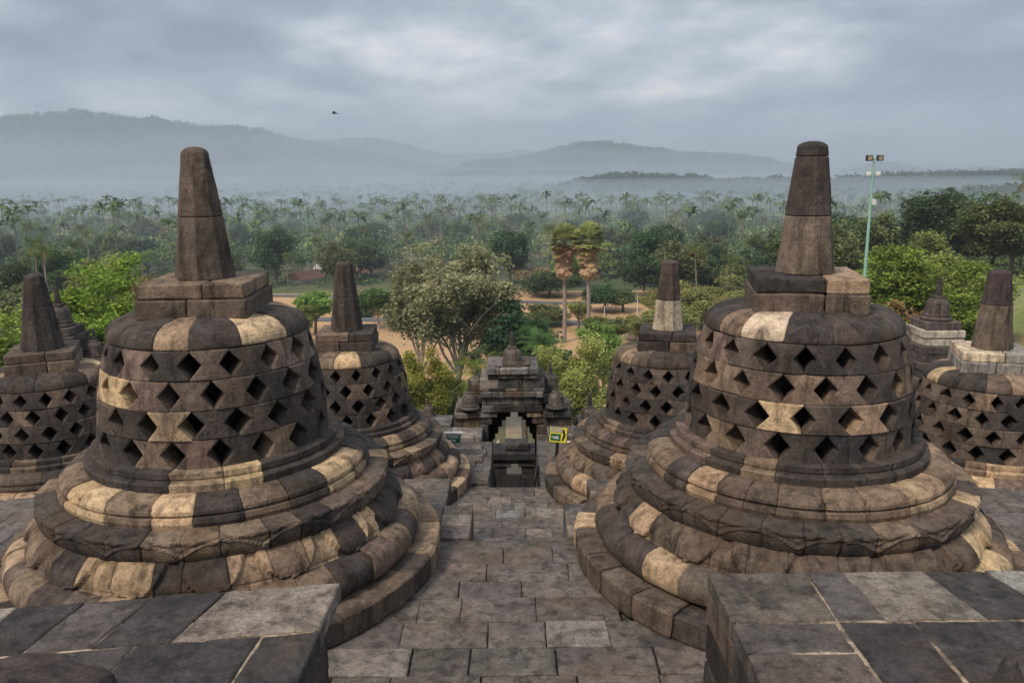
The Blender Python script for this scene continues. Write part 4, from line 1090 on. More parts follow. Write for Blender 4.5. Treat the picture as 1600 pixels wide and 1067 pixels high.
def fan_palm(parent, seed, h):
    rs = random.Random(seed)
    mb = MB(); tube(mb, [(0, 0, -.5), (.1, 0, h*.3), (.0, .1, h*.6), (0, 0, h)], [.40, .34, .32, .30], (.1,)*3, 8, False); mb.build('trunk', M['palmbark'], parent)
    def fans(n, el0, el1, L, tone, zz, dead=False):
        Q = []; T = []
        for i in range(n):
            az = rs.uniform(0, 2*PI); el = rs.uniform(el0, el1); d = Vector((math.cos(az)*math.cos(el), math.sin(az)*math.cos(el), math.sin(el)))
            o = Vector((0, 0, h+zz*rs.random())); hub = o+d*L*rs.uniform(.5, .65); side = Vector((-math.sin(az), math.cos(az), 0)); upv = d.cross(side).normalized()
            Q.append([o-side*.03, hub-side*.03, hub+side*.03, o+side*.03]); T.append(tone)
            ns = 11; rad = L*.46
            for k in range(ns):
                a = -1.9+3.8*k/(ns-1); dd = (d*math.cos(a)+side*math.sin(a)+upv*rs.uniform(-.12, .12)).normalized()
                if dead: dd = (dd+Vector((0, 0, -.5))).normalized()
                w = dd.cross(upv).normalized()*rad*.14; tip = hub+dd*rad*rs.uniform(.85, 1.1)
                kk = rs.uniform(.7, 1.3); Q.append([hub-w*.3, hub+dd*rad*.55-w, tip, hub+dd*rad*.55+w]); T.append(tuple(c*kk for c in tone))
        return np.array([[v[:] for v in q] for q in Q]), np.array(T)
    Q, T = fans(75, -.35, 1.5, 3.3, (.20, .215, .08), -.5); quads_obj('crown', Q, T, M['leaf'], parent)
    Q, T = fans(60, -1.35, -.5, 3.0, (.26, .175, .105), -4.2, True); Q2, T2 = fans(24, -.6, 0, 3.1, (.22, .16, .06), -1.4)
    quads_obj('dead_skirt', np.concatenate([Q, Q2]), np.concatenate([T, T2]), M['leaf'], parent)
def copy_tree(o):
    c = o.copy(); C.objects.link(c)
    for ch in o.children:
        d = ch.copy(); C.objects.link(d); d.parent = c
    return c
def locate(px, ytop, y):
    """plan position and top height of a thing whose top shows at photograph pixel (px, ytop), y metres away"""
    yy = ytop+ROLL*(px-800); z = -y*math.tan(math.atan((yy-533.5)/FPX)+PITCH); x = (px-800)/FPX*(y*math.cos(PITCH)-z*math.sin(PITCH)); return x, z
G1 = (.125, .175, .028); G2 = (.055, .085, .022); G3 = (.035, .060, .022); G4 = (.13, .15, .025); G5 = (.075, .10, .030); G6 = (.028, .05, .022)
def hero(kind, px, ytop, y, label, h=None, rz=0.0, **kw):
    x, zt = locate(px, ytop, y); g = float(ground(x, y)); hh = h or (zt-g)
    t = empty(kind, (x, y, zt-hh if h else g), label, kw.pop('cat', 'tree'), kw.pop('group', None), rz)
    return t, hh
# near and middle single trees
def add_hero(px, yt, y, label, seed, spread, tone, leaf, n, cl, **kw):
    t, hh = hero(kw.pop('name', 'broadleaf_tree'), px, yt, y, label, cat=kw.pop('cat', 'tree')); tree_mesh(t, seed, hh, spread, kw.pop('tr', .3), tone, leaf, n, cl, **kw); return t
add_hero(140, 392, 46, 'bright green leafy tree rising behind the leftmost stupa', 1, 5.6, G1, .125, 150, 1.15, nb=8, levels=4, base_frac=.35, up=.8)
add_hero(215, 432, 52, 'orange tinged yellow green tree between the two left stupas', 2, 4.6, (.19, .15, .05), .12, 110, 1.0, nb=7, levels=4, base_frac=.35)
add_hero(-2, 472, 40, 'bright green shrubby tree at the left picture edge', 3, 3.4, G1, .11, 140, .9, nb=6, levels=4, base_frac=.4)
add_hero(1425, 372, 58, 'bright green layered tree behind the small pale-plinth stupa', 4, 6.0, (.115, .17, .032), .145, 190, 1.35, nb=8, levels=4, base_frac=.3, flat_=.35, up=.7)
add_hero(1505, 395, 66, 'yellow green tree right of the layered tree, behind the rightmost spire', 5, 4.6, (.13, .155, .04), .16, 120, 1.25, nb=7, levels=4, base_frac=.3)
add_hero(1345, 420, 60, 'yellow green slender tree beside the floodlight mast', 6, 3.8, (.13, .14, .04), .15, 100, 1.1, nb=6, levels=4, base_frac=.3)
add_hero(1398, 470, 40, 'reddish bush behind the near right stupa', 66, 1.8, (.15, .085, .045), .12, 60, .5, nb=6, levels=3, base_frac=.55, name='reddish_bush', cat='bush')
add_hero(715, 376, 88, 'tall olive tree with pale bare limbs in the centre left', 7, 8.2, (.165, .165, .09), .20, 85, 1.35, bark='palebark', nb=9, levels=4, base_frac=.28, up=1.15, flat_=.8, droop=.6, tr=.38)
add_hero(655, 405, 92, 'olive tree with loose crown left of the tall pale limbed tree', 8, 6.2, (.14, .145, .075), .21, 75, 1.4, bark='palebark', nb=7, levels=4, base_frac=.35, up=.9, flat_=.8, droop=.6)
add_hero(650, 545, 66, 'bright yellow green young tree left of the gateway against the dry field', 9, 3.3, (.20, .225, .04), .11, 130, .8, nb=7, levels=4, base_frac=.3, up=1.1, flat_=.9)
add_hero(700, 590, 72, 'olive bushy tree just left of the gateway finials', 10, 3.2, G5, .12, 120, .9, nb=7, levels=4, base_frac=.3, up=1.0)
add_hero(905, 528, 66, 'light yellow green tree just right of the gateway', 11, 3.9, (.19, .20, .06), .11, 160, .85, nb=8, levels=4, base_frac=.25, up=1.1, flat_=.8)
add_hero(945, 500, 98, 'bright green rounded tree on the dry field behind the lower right stupa', 12, 3.6, (.11, .16, .035), .14, 120, 1.0, nb=7, levels=3, base_frac=.3)
add_hero(860, 500, 78, 'dark green tree right of the palm clump behind the gateway', 13, 3.0, G6, .2, 80, .9, nb=7, levels=4, base_frac=.3)
add_hero(820, 470, 84, 'dark bluish green tree behind the palm clump', 14, 4.2, (.03, .06, .03), .22, 80, 1.2, nb=8, levels=4, base_frac=.3)
add_hero(490, 455, 150, 'round bright green tree at the left of the dry field', 15, 4.2, (.10, .15, .03), .26, 80, 1.3, nb=7, levels=3, base_frac=.3)
add_hero(590, 445, 155, 'wide mid green tree standing on the dry field beside the road', 16, 6.0, (.05, .085, .025), .28, 80, 1.6, nb=8, levels=3, base_frac=.3, bark='palebark')
add_hero(1110, 430, 130, 'broad feathery yellow green tree behind the lower right stupa', 17, 11.5, (.145, .145, .05), .2, 160, 1.7, nb=11, levels=4, base_frac=.45, flat_=.4, up=.45, tr=.4)
add_hero(975, 452, 172, 'small light green tree between the road bends right of the fan palms', 41, 3.6, (.10, .13, .04), .2, 90, 1.2, nb=7, levels=3, base_frac=.25)
add_hero(1045, 470, 118, 'low yellow green tree beside the spire of the lower right stupa', 42, 6.0, (.13, .14, .045), .2, 110, 1.4, nb=9, levels=3, base_frac=.35, flat_=.5)
add_hero(985, 535, 88, 'light green bush at the edge of the dry field left of the lower right stupa', 43, 4.0, (.12, .145, .04), .14, 120, 1.0, nb=8, levels=3, base_frac=.2)
add_hero(905, 470, 150, 'thin yellow green sapling between the trunks of the fan palms', 44, 2.2, (.14, .14, .045), .16, 60, .9, nb=6, levels=3, base_frac=.4)
add_hero(455, 478, 140, 'light green tree behind the near left stupa at the edge of the field', 45, 3.6, (.12, .15, .04), .2, 90, 1.2, nb=7, levels=3, base_frac=.3)
add_hero(1005, 490, 140, 'bushy light green tree left of the pale based spire', 47, 4.2, (.13, .15, .045), .19, 110, 1.3, nb=8, levels=3, base_frac=.2)
add_hero(945, 492, 132, 'low spreading green bush in front of the right fan palm', 48, 3.4, (.10, .135, .04), .18, 100, 1.1, nb=8, levels=3, base_frac=.15)
add_hero(860, 472, 158, 'rounded olive tree just left of the fan palm trunks', 49, 4.4, (.10, .115, .045), .22, 100, 1.4, nb=8, levels=3, base_frac=.2)
add_hero(1070, 455, 152, 'yellowish tree between the lower right stupa and the road', 50, 5.2, (.16, .155, .05), .22, 100, 1.5, nb=8, levels=3, base_frac=.25)
add_hero(560, 480, 172, 'low dark tree beyond the road left of the olive trees', 46, 5.0, (.06, .09, .035), .24, 90, 1.5, nb=7, levels=3, base_frac=.25)
add_hero(1010, 395, 190, 'dark spreading tree behind the road right of the fan palms', 18, 8.0, (.035, .06, .025), .34, 90, 2.0, nb=8, levels=3, base_frac=.3)
add_hero(860, 425, 195, 'dark low tree behind the road left of the fan palms', 19, 7.0, (.04, .065, .026), .34, 85, 2.0, nb=8, levels=3, base_frac=.3)
add_hero(945, 445, 172, 'dark round tree directly behind the fan palms', 20, 5.5, (.035, .06, .025), .3, 80, 1.7, nb=8, levels=3, base_frac=.35)
add_hero(828, 415, 215, 'tan leafless looking tree between the olive tree and the fan palms', 21, 7.0, (.16, .125, .07), .3, 50, 1.9, nb=8, levels=3, base_frac=.3, bark='palebark')
add_hero(1560, 330, 150, 'brown green tree mass at the right picture edge', 22, 11, (.11, .12, .045), .30, 140, 2.4, nb=10, levels=4, base_frac=.3)
add_hero(1595, 305, 120, 'dark tall tree cut by the right picture edge', 23, 8, (.07, .085, .03), .28, 130, 2.1, nb=9, levels=4, base_frac=.3)
add_hero(1330, 350, 160, 'brownish dark tree behind the floodlight mast', 24, 6, (.11, .105, .045), .28, 110, 1.9, nb=8, levels=4, base_frac=.35)
add_hero(1465, 290, 210, 'thin tall layered tree standing above the right woods', 25, 6.5, (.045, .06, .028), .34, 45, 1.6, nb=12, levels=3, base_frac=.35, up=1.9, flat_=.25)
for (px, yt, y, lb, sd_) in ((884, 362, 141, 'left one of the two fan palms, with hanging tan dead leaves', 31), (922, 360, 137, 'right one of the two fan palms, with hanging tan dead leaves', 32)):
    t, hh = hero('fan_palm', px, yt, y, lb, cat='palm'); fan_palm(t, sd_, hh-1.5)
# palms of the clump behind the gateway
for i, (px, yt, y, lb) in enumerate(((750, 545, 62, 'yellow green clump palm left of the gateway finial'), (838, 478, 78, 'tallest clump palm, dark green, behind the gateway'), (848, 540, 66, 'light green clump palm right of the gateway finial'), (742, 530, 72, 'dark green clump palm beside the olive tree'), (845, 500, 72, 'arching green palm at the right of the clump'))):
    t, hh = hero('feather_palm', px, yt, y, lb, cat='palm')
    rs = random.Random(50+i); mb = MB(); tube(mb, [(0, 0, -.4), (.1, 0, hh*.4), (0, .1, hh-2.2)], [.16, .13, .10], (.1,)*3, 7, False); mb.build('trunk', M['palmbark'], t)
    Q = []; T = []; tn_ = [(.13, .17, .03), (.045, .085, .028), (.11, .16, .03), (.04, .07, .025), (.06, .10, .03)][i]
    for k in range(34):
        q, t2 = frond_quads(rs, rs.uniform(2.3, 3.1), rs.uniform(0, 2*PI), rs.uniform(.1, 1.45), rs.uniform(1.2, 2.0), 16, .03, tuple(c*rs.uniform(.75, 1.25) for c in tn_), (rs.uniform(-.5, .5), rs.uniform(-.5, .5), hh-2.3), .22)
        Q += q; T += t2
    quads_obj('crown', np.array([[v[:] for v in q] for q in Q]), np.array(T), M['leaf'], t)

# prototypes for the groves in the middle distance, first copy placed, then repeated
protos = {}
def proto(key, fn, name):
    t = bpy.data.objects.new(name, None); C.objects.link(t); t.empty_display_size = .3; fn(t); protos[key] = [t, False]
proto('coco1', lambda t: coconut(t, 101, 15, (.06, .085, .025), 4.2, 20, 10), 'coconut_palm')
proto('coco2', lambda t: coconut(t, 102, 17, (.075, .095, .025), 4.4, 18, 10), 'coconut_palm')
proto('coco3', lambda t: coconut(t, 103, 13, (.12, .12, .03), 4.2, 20, 10), 'coconut_palm')
proto('round', lambda t: tree_mesh(t, 111, 12, 5.2, .3, (.06, .095, .032), .36, 80, 1.9, nb=9, levels=3, base_frac=.10, flat_=.85), 'broadleaf_tree')
proto('dark', lambda t: tree_mesh(t, 112, 14, 5.0, .32, (.045, .075, .032), .36, 80, 1.9, nb=9, levels=3, base_frac=.10, up=.9, flat_=.9), 'broadleaf_tree')
proto('olive', lambda t: tree_mesh(t, 113, 13, 5.4, .3, (.10, .115, .045), .36, 66, 1.9, nb=9, levels=3, base_frac=.12, flat_=.8), 'broadleaf_tree')
proto('lime', lambda t: tree_mesh(t, 114, 10, 4.8, .25, (.13, .165, .045), .33, 70, 1.7, nb=9, levels=3, base_frac=.12, up=.5, flat_=.8), 'broadleaf_tree')
proto('rust', lambda t: tree_mesh(t, 115, 12, 5.0, .28, (.14, .095, .05), .40, 40, 1.8, nb=9, levels=3, base_frac=.12, flat_=.8), 'broadleaf_tree')
PH = {'coco1': 17.5, 'coco2': 19.5, 'coco3': 15.5, 'round': 12, 'dark': 14, 'olive': 13, 'lime': 10, 'rust': 12}
LB = {'coco1': 'green coconut palm standing among the hazy grove trees', 'coco2': 'tall slender coconut palm in the hazy grove beyond the road', 'coco3': 'yellowish coconut palm in the grove beyond the road',
      'round': 'mid green round tree in the woods beyond the field', 'dark': 'dark green dense tree in the woods beyond the field', 'olive': 'olive green loose tree in the woods beyond the field', 'lime': 'light green low tree in the woods beyond the field', 'rust': 'rusty brown tree in the woods beyond the field'}
GRP = {'coco1': 'green coconut palms in the grove', 'coco2': 'tall coconut palms in the grove', 'coco3': 'yellowish coconut palms in the grove', 'round': 'mid green trees of the woods', 'dark': 'dark green trees of the woods', 'olive': 'olive trees of the woods', 'lime': 'light green trees of the woods', 'rust': 'rusty trees of the woods'}
def place(key, x, y, s, rz, label=None, z=None):
    t, used = protos[key]
    if used: o = copy_tree(t)
    else: o = t; protos[key][1] = True
    g = float(ground(x, y)) if z is None else z
    o.location = (x, y, g); o.rotation_euler = (0, 0, rz); o.scale = (s, s, s)
    tag(o, label or LB[key], 'palm' if key.startswith('coco') else 'tree', None if label else GRP[key])
    return o
rs = random.Random(5)
# single ones the photograph shows clearly
for (key, px, yt, y, lb) in (('coco3', 1063, 378, 200, 'yellowish coconut palm above the spire of the lower right stupa'), ('coco1', 1180, 368, 180, 'coconut palm just left of the near right spire'),
                             ('coco1', 1003, 412, 205, 'coconut palm behind the road with hanging fronds'), ('coco2', 448, 392, 215, 'coconut palm with pale trunk at the left of the field'),
                             ('coco2', 418, 395, 225, 'coconut palm nearest the spire of the near left stupa'), ('coco2', 1000, 348, 330, 'hazy coconut palm right of the fan palms, left of three'), ('coco2', 1028, 345, 330, 'hazy coconut palm right of the fan palms, middle of three'), ('coco2', 1055, 338, 330, 'hazy coconut palm right of the fan palms, right of three'),
                             ('dark', 808, 334, 330, 'dark upright tree sticking out of the grove above the olive tree'), ('dark', 683, 342, 320, 'dark tall tree left of the grove of palms'), ('dark', 625, 352, 320, 'dark narrow tree above the small lower left spire'), ('olive', 230, 340, 300, 'brownish tree in the haze left of the near left spire'), ('rust', 265, 352, 300, 'rusty tree in the haze touching the near left spire'),
                             ('olive', 1135, 375, 240, 'dark rounded tree left of the near right spire'), ('dark', 1092, 364, 300, 'small conical tree left of the near right spire')):
    x, zt = locate(px, yt, y); g = float(ground(x, y)); place(key, x, y, (zt-g)/PH[key], rs.uniform(0, 6.28), lb)
# rows of the woods
cnt = 0; used_ = []
tries = 0
while cnt < 235 and tries < 6000:
    tries += 1
    y = 128+ (rs.random()**.8)*240; px = rs.uniform(-40, 1640); x = (px-800)/FPX*y*1.0
    # keep the field, roads and lawn open
    if -70 < x < 36 and y < 212: continue
    if 20 < x < 70 and y < 110: continue
    if any((x-a)**2+(y-b)**2 < (4.2+y*.008)**2 for a, b in used_): continue
    used_.append((x, y))
    right = px > 1250; left = px < 420
    right = px > 1200; wts = {'coco1': .2 if right else 3, 'coco2': 2.5 if 380 < px < 1150 else (.1 if right else 1.2), 'coco3': .2 if right else 1, 'round': 3, 'dark': 3 if not left else 2, 'olive': 2.2, 'lime': 2 if (right or left) else 1, 'rust': 0.0 if right else .15}
    ks, ws = zip(*wts.items()); key = rs.choices(ks, ws)[0]
    place(key, x, y, rs.uniform(.75, 1.1), rs.uniform(0, 6.28)); cnt += 1
for k, (t, u) in protos.items():
    if not u: place(k, 60, 300, 1, 0)

# far forest: one mass of small crowns and palms
def forest(name, n, ymin, ymax, seed, leaf=1.0, q=46, ind=None):
    rg = np.random.default_rng(seed); Y = ymin+(ymax-ymin)*rg.random(n)**.75; X = rg.uniform(-.74, .74, n)*Y*1.0
    g = ground(X, Y)
    ok = ~((X > -72) & (X < 40) & (Y < 226)); X, Y = X[ok], Y[ok]; n = len(X); g = ground(X, Y)
    palm = rg.random(n) < .13
    H = np.where(palm, rg.uniform(13, 20, n), rg.uniform(8, 14, n)); Rr = rg.uniform(3.2, 5.6, n)
    allQ = []; allT = []
    base = np.array([[.085, .12, .05], [.055, .085, .042], [.13, .145, .065], [.17, .125, .07], [.12, .155, .055]]); pk = rg.choice(5, n, p=[.35, .3, .2, .05, .10])
    lod = Y/450
    for lo, hi, qq, lk in ((0, .85, q*3, .52), (.85, 1.6, q, 1.0), (1.6, 9, q//2, 1.45)):
        m = (~palm) & (lod >= lo) & (lod < hi); idx = np.where(m)[0]
        if len(idx) == 0: continue
        c = np.stack([X[idx], Y[idx], g[idx]+H[idx]*.66], 1)
        k = len(idx); d = rg.normal(0, 1, (k, qq, 3)); d /= np.linalg.norm(d, axis=2)[..., None]; d *= rg.uniform(.55, 1, (k, qq, 1)); d[:, :, 2] = np.abs(d[:, :, 2])*.95-.25
        # clumpy outline
        ph = rg.uniform(0, 6.28, (k, 1)); az = np.arctan2(d[..., 1], d[..., 0]); lob = 1+.28*np.sin(az*3+ph)+.15*np.sin(az*5+ph*2+d[..., 2]*4)
        P = c[:, None, :]+d*np.stack([Rr[idx][:, None]*lob, Rr[idx][:, None]*lob, (H[idx]*.36)[:, None]*np.ones((1, qq))], -1)
        a = rg.normal(0, 1, (k, qq, 3)); a /= np.linalg.norm(a, axis=2)[..., None]; nn = d+np.array([0, 0, .4])+rg.normal(0, .35, (k, qq, 3)); b = np.cross(nn, a); b /= np.linalg.norm(b, axis=2)[..., None]
        s = leaf*lk*rg.uniform(.6, 1.3, (k, qq, 1)); Q = np.stack([P-a*s, P-b*s*.75, P+a*s, P+b*s*.75], 2).reshape(-1, 4, 3)
        T = (base[pk[idx]][:, None, :]*rg.uniform(.65, 1.35, (k, qq, 1))*rg.uniform(.75, 1.25, (k, 1, 1))).reshape(-1, 3)
        allQ.append(Q); allT.append(T)
    idx = np.where(palm)[0]; k = len(idx); nf = 11
    az = rg.uniform(0, 6.28, (k, nf)); el = rg.uniform(-.2, 1.1, (k, nf)); L = rg.uniform(3.2, 4.6, (k, nf)); top = np.stack([X[idx], Y[idx], g[idx]+H[idx]], 1)[:, None, :]
    d1 = np.stack([np.cos(az)*np.cos(el), np.sin(az)*np.cos(el), np.sin(el)], -1); mid = top+d1*(L*.55)[..., None]
    d2 = np.stack([np.cos(az)*np.cos(el-1.1), np.sin(az)*np.cos(el-1.1), np.sin(el-1.1)], -1); end = mid+d2*(L*.5)[..., None]
    sd_ = np.stack([-np.sin(az), np.cos(az), np.full_like(az, -.35)], -1)*.55
    tp = np.broadcast_to(top, mid.shape)
    for A, B, C_, D in ((tp-sd_*.2, mid-sd_, mid+sd_, tp+sd_*.2), (mid-sd_, end-sd_*.15, end+sd_*.15, mid+sd_)):
        allQ.append(np.stack([A, B, C_, D], 2).reshape(-1, 4, 3)); allT.append((np.array([.06, .085, .03])*rg.uniform(.6, 1.4, (k, nf, 1))).reshape(-1, 3))
    tr = np.stack([X[idx], Y[idx], g[idx]], 1); w = np.array([.22, 0, 0]); tp = top[:, 0, :]
    w2 = np.array([0, .22, 0])
    for ww in (w, w2): allQ.append(np.stack([tr-ww, tr+ww, tp+ww*.6, tp-ww*.6], 1)); allT.append(np.tile([.11, .10, .085], (k, 1)))
    o = quads_obj(name, np.concatenate(allQ), np.concatenate(allT), M['leaf']); return tag(o, kind='stuff', label='hazy far woodland of palms and broad trees filling the valley', cat='forest')
forest('far_forest', 23000, 205, 1650, 5, q=34)
# low undergrowth between the nearer trees
rgu = np.random.default_rng(9); n = 2600; Y = rgu.uniform(56, 350, n); X = rgu.uniform(-.75, .75, n)*Y
keep = ~((X > -72) & (X < 37) & (Y > 92) & (Y < 212)) & ~((X > 22) & (X < 64) & (Y < 102)) & ~((np.abs(X-.6) < 4) & (Y < 125)) & ~((Y < 66) & (np.abs(X) < 40)); X, Y = X[keep], Y[keep]
c = np.stack([X, Y, ground(X, Y)+rgu.uniform(.3, 1.6, len(X))], 1)
Q, T = leaf_quads(c, .45, (.06, .085, .03), 26, rgu.uniform(1.2, 3.2, len(X)), .6, 3)
tag(quads_obj('undergrowth', Q, T, M['leaf']), 'low green undergrowth between the trees of the valley', 'undergrowth', kind='stuff')

# houses in the woods
def house(px, py, y, w, d, h, rz, label, roofc='roof'):
    x, zt = locate(px, py, y); z = zt-h-w*.22
    t = empty('village_house', (x, y, z), label, 'house', 'houses scattered in the valley', rz)
    part('wall', lambda m: (block(m, (0, 0, h/2-1.5), (w/2, d/2, h/2+1.5), (.5,)*3, .02)), 'plaster', t)
    e = .6; r = w*.24
    def rf(m):
        V = [(-w/2-e, -d/2-e, h-.1), (w/2+e, -d/2-e, h-.1), (w/2+e, d/2+e, h-.1), (-w/2-e, d/2+e, h-.1), (-w/2-e+.8, 0, h+r), (w/2+e-.8, 0, h+r)]
        m.add(V, [(0, 1, 5, 4), (2, 3, 4, 5), (1, 2, 5), (3, 0, 4), (3, 2, 1, 0)])
    part('roof', rf, roofc, t)
    for xx in (-w*.25, w*.25): part('window', lambda m: bx(m, (xx, -d/2-.02, h*.55), (.5, .05, .5)), 'dark', t)
    part('door', lambda m: bx(m, (0, -d/2-.03, 1.05), (.45, .05, 1.05)), 'dark', t)
house(478, 424, 228, 8, 7, 3.2, .9, 'red roofed house end showing between trees left of the lower left spire')
house(512, 410, 245, 7, 6, 3.0, .2, 'white walled house behind the lower left spire', 'plaster')
house(556, 418, 250, 9, 6, 2.8, .0, 'grey red roofed house right of the lower left spire')
house(655, 384, 290, 7, 6, 3.0, .4, 'small red roof above the olive tree')
house(966, 378, 300, 12, 8, 3.2, .1, 'long pinkish roof among palms right of the fan palms')
house(942, 288, 1040, 26, 14, 5, .2, 'distant reddish building on the hazy hill slope')
house(1012, 284, 1050, 12, 9, 4, .0, 'distant pale building on the hazy hill slope')
# white roadside posts
for i, (px, yt, y, lb) in enumerate(((652, 462, 157, 'white roadside post behind the olive tree'), (884, 455, 150, 'white roadside post beside the left fan palm'), (790+155, 478, 156, 'white roadside post right of the fan palms'), (997, 462, 156, 'white roadside post left of the lower right spire'), (484, 470, 156, 'white roadside post left of the lower left spire'))):
    x, zt = locate(px, yt, y); g = float(ground(x, y)); t = empty('roadside_post', (x, y, g), lb, 'post', 'white posts along the road'); H_ = zt-g
    part('shaft', lambda m: tube(m, [(0, 0, -.2), (0, 0, H_*.98)], [.11, .08], seg=8), 'white', t); part('cap', lambda m: tube(m, [(0, 0, H_*.98), (0, 0, H_)], [.13, .05], seg=8), 'white', t)

# ------------------------------------------------------------------ hills
def ridge(name, prof, D, depth, base, label=None, amp=6.0, ny=26, seed=0, step=6, canopy=0, csize=5, rough=5):
    """prof: photograph pixels (x, y) of the skyline; a hill body standing D metres away"""
    pxs = np.arange(prof[0][0], prof[-1][0]+1, step); pys = np.interp(pxs, [p[0] for p in prof], [p[1] for p in prof]); pys = pys+np.array([rough*(noise.noise(Vector((x*.012, seed, 1)))*1.0+noise.noise(Vector((x*.035, seed, 2)))*.55+noise.noise(Vector((x*.11, seed, 3)))*.5) for x in pxs]); V = []; nx = len(pxs)
    for j in range(ny):
        t_ = j/(ny-1)*1.5                       # 0 front foot, 1 crest, 1.5 behind
        for px, py in zip(pxs, pys):
            yy = py+ROLL*(px-800); zc_ = -D*math.tan(math.atan((yy-533.5)/FPX)+PITCH); x0 = (px-800)/FPX*(math.cos(PITCH)*D-zc_*math.sin(PITCH))
            y = D-depth*(1-t_); x = x0*(y/D)
            q = Vector((x*.004+seed, y*.004, seed)); s = t_ if t_ <= 1 else 1-(t_-1)*1.2
            s = max(0, s); prof_ = s**1.25
            z = base+(zc_-base)*prof_
            z += (zc_-base)*(.14*noise.noise(q)-.30*abs(noise.noise(Vector((x*.0045+seed, y*.0012, seed)))))*math.sin(PI*min(s, 1))*1.5
            z += amp*(noise.noise(Vector((x*.05, y*.05, seed)))*.55+noise.noise(Vector((x*.16, y*.16, seed+3)))*.45)*min(1, s*4)
            V.append((x, y, z))
    F = [(j*nx+i, j*nx+i+1, (j+1)*nx+i+1, (j+1)*nx+i) for j in range(ny-1) for i in range(nx-1)]
    if canopy:
        rg = np.random.default_rng(int(seed*10)); A = np.array(V).reshape(ny, nx, 3); n = canopy; jj = (rg.random(n)**.6)*(ny/1.5*1.02); ii = rg.random(n)*(nx-2); j0 = np.minimum(jj.astype(int), ny-2); i0 = ii.astype(int)
        fj, fi = (jj-j0)[:, None], (ii-i0)[:, None]; P = (A[j0, i0]*(1-fi)+A[j0, i0+1]*fi)*(1-fj)+(A[j0+1, i0]*(1-fi)+A[j0+1, i0+1]*fi)*fj
        P[:, 2] += csize*.6; Q, T = leaf_quads(P, csize*.42, (.035, .055, .027), 9, csize*rg.uniform(.6, 1.4, n), 1.0, int(seed*7))
        tag(quads_obj('hill_forest', Q, T, M['leaf']), 'continuous tree cover on the hazy hill', 'forest', kind='stuff')
    mb = MB(); mb.add(V, F); return tag(mb.build(name, M['hill']), kind='structure')
ridge('hills', [(600, 330), (760, 315), (870, 296), (930, 280), (1010, 276), (1080, 278), (1130, 286), (1200, 283), (1290, 284), (1400, 276), (1500, 273), (1620, 272), (1750, 275)], 1080, 300, -44, amp=5, seed=1, step=3, canopy=16000, csize=4.6)
ridge('hills', [(1150, 312), (1220, 300), (1300, 292), (1400, 285), (1500, 277), (1620, 273), (1800, 272), (1900, 290)], 1000, 260, -42, amp=4, seed=6, step=4, canopy=6000, csize=4.5, rough=4)
ridge('hills', [(1330, 345), (1400, 322), (1460, 311), (1520, 303), (1580, 298), (1660, 297), (1760, 300), (1850, 320)], 560, 150, -40, amp=2, seed=8, step=5, canopy=6000, csize=3.6, rough=4)
ridge('hills', [(560, 300), (700, 272), (730, 256), (800, 250), (860, 240), (905, 227), (940, 222), (985, 229), (1020, 236), (1060, 243), (1100, 240), (1130, 238), (1170, 247), (1230, 262), (1300, 272), (1400, 262), (1480, 268), (1600, 270), (1800, 275)], 2900, 900, -40, amp=14, seed=2, step=3, canopy=14000, csize=10)
ridge('mountain', [(-500, 215), (-300, 200), (-120, 190), (0, 182), (60, 178), (115, 174), (165, 176), (215, 182), (300, 192), (380, 202), (430, 210), (480, 222), (540, 236), (600, 248), (680, 262), (760, 275), (860, 290)], 3700, 1500, -40, amp=16, seed=3, step=4, canopy=12000, csize=13)
ridge('mountain', [(380, 240), (470, 222), (530, 212), (580, 213), (620, 222), (700, 238), (790, 240), (850, 232), (900, 240), (1000, 258), (1150, 262), (1400, 258), (1700, 270)], 5600, 1400, -40, amp=20, seed=4, step=5)

# ------------------------------------------------------------------ smoke and haze
def vol_mat(name, dens, col, aniso=0.0):
    m = bpy.data.materials.new(name); m.use_nodes = True; t = m.node_tree; t.nodes.clear(); out = N(t, 'ShaderNodeOutputMaterial'); v = N(t, 'ShaderNodeVolumePrincipled')
    v.inputs['Color'].default_value = (*col, 1); v.inputs['Density'].default_value = dens; v.inputs['Anisotropy'].default_value = aniso
    t.links.new(v.outputs[0], out.inputs['Volume']); return m
def box_vol(name, x0, x1, y0, y1, z0, z1, mat):
    mb = MB(); mb.add([(x0, y0, z0), (x1, y0, z0), (x1, y1, z0), (x0, y1, z0), (x0, y0, z1), (x1, y0, z1), (x1, y1, z1), (x0, y1, z1)], [(3, 2, 1, 0), (4, 5, 6, 7), (0, 1, 5, 4), (1, 2, 6, 5), (2, 3, 7, 6), (3, 0, 4, 7)])
    o = mb.build(name, mat); return tag(o, kind='stuff', label='pale blue grey haze hanging over the whole valley' if name == 'haze' else 'low mist lying over the valley floor', cat='haze' if name == 'haze' else 'mist')
HZC = (.67, .80, .93)
box_vol('haze', -9500, 9500, -3000, 9800, -60, 440, vol_mat('haze_air', .00022, HZC))
for i_, (y0_, y1_, zt_, dn) in enumerate(((205, 5000, -9, .0015), (450, 5100, 10, .0003), (900, 5200, 50, .0002), (1650, 5300, 110, .0002))):
    box_vol('valley_mist', -7000+i_*50, 7000-i_*50, y0_, y1_, -58+i_, zt_, vol_mat('mist_air', dn, (.69, .82, .94)))
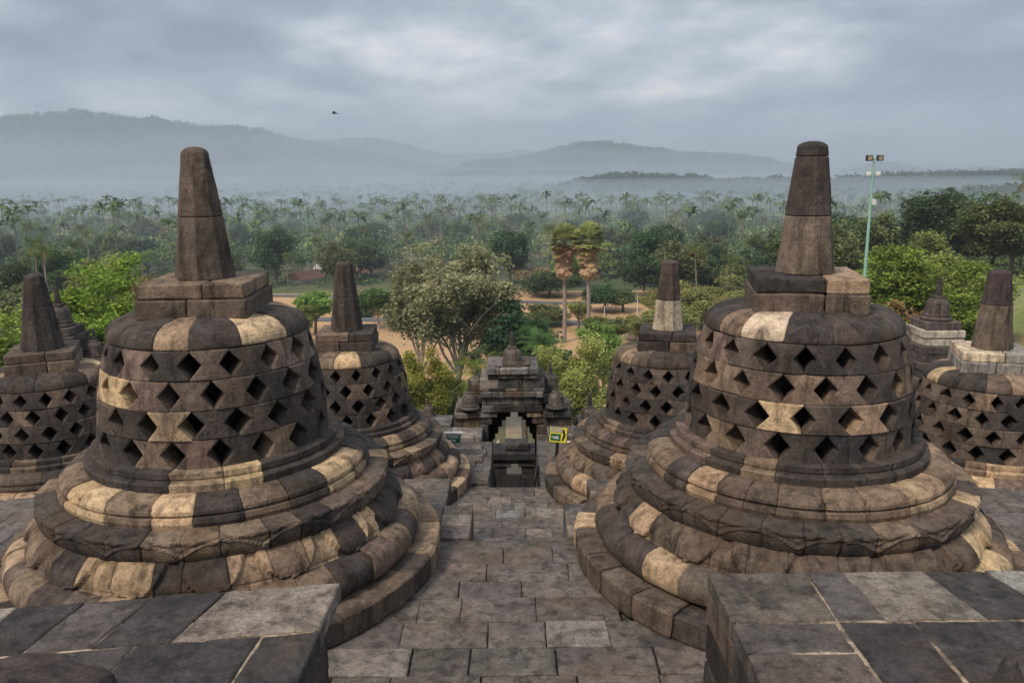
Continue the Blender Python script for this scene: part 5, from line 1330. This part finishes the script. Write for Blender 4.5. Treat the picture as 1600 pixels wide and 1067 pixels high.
def puff(name, c, r, dens, label, seed, cat='mist'):
    mb = MB(); V = []; F = []; nu, nv = 40, 20
    for i in range(nv+1):
        for j in range(nu):
            ph, a = PI*i/nv, 2*PI*j/nu; d = Vector((math.sin(ph)*math.cos(a), math.sin(ph)*math.sin(a), math.cos(ph)))
            k = 1+.45*noise.noise(d*1.6+Vector((seed, 0, 0)))+.22*noise.noise(d*3.7+Vector((0, seed, 0))); V.append((d.x*k*r[0], d.y*k*r[1], d.z*k*r[2]))
    for i in range(nv):
        for j in range(nu): F.append((i*nu+j, (i+1)*nu+j, (i+1)*nu+(j+1) % nu, i*nu+(j+1) % nu))
    mb.add(V, F); o = mb.build(name, vol_mat(name+'_air', dens, (.74, .85, .95)), smooth=True); o.location = c; return tag(o, label, cat, kind='stuff')
puff('mist_bank', (-1250, 2250, -40), (950, 420, 190), .0011, 'thick pale mist bank below the left mountain', 2.2)
puff('mist_bank', (-520, 1500, -35), (420, 260, 55), .0016, 'low mist lying left of the centre hills', 5.1)
puff('mist_bank', (330, 2050, -40), (520, 170, 90), .0015, 'mist between the centre ridges', 7.7)
puff('mist_bank', (-300, 2600, 0), (700, 250, 150), .0010, 'mist in the gap between the mountain and the centre hills', 9.3)
for (px, py, y, r, d_, lb, sd_) in ((330, 330, 700, (150, 90, 16), .0050, 'mist patch over the palms behind the near left spire', 11.), (620, 318, 820, (170, 80, 18), .0050, 'mist patch over the woods above the olive tree', 12.), (60, 318, 760, (170, 90, 22), .0055, 'mist patch at the far left of the valley', 13.), (790, 345, 480, (60, 45, 7), .0070, 'thin mist streak over the grove behind the gateway', 14.), (1010, 325, 640, (110, 60, 12), .0045, 'mist patch over the woods right of centre', 15.)):
    x, zt = locate(px, py, y); puff('mist_bank', (x, y, zt), r, d_, lb, sd_)
for (px, py, y, r, d_, lb, sd_) in ((905, 322, 620, (16, 12, 20), .014, 'thin white smoke plume rising from the woods right of centre', 1.), (140, 330, 520, (22, 12, 16), .012, 'thin smoke rising from the woods on the left', 2.), (185, 338, 500, (9, 9, 20), .016, 'smaller smoke plume near the left woods', 3.), (870, 345, 420, (22, 10, 9), .008, 'faint smoke drifting over the palm grove', 4.)):
    x, zt = locate(px, py, y); puff('smoke_plume', (x, y, zt), r, d_, lb, sd_, 'smoke')
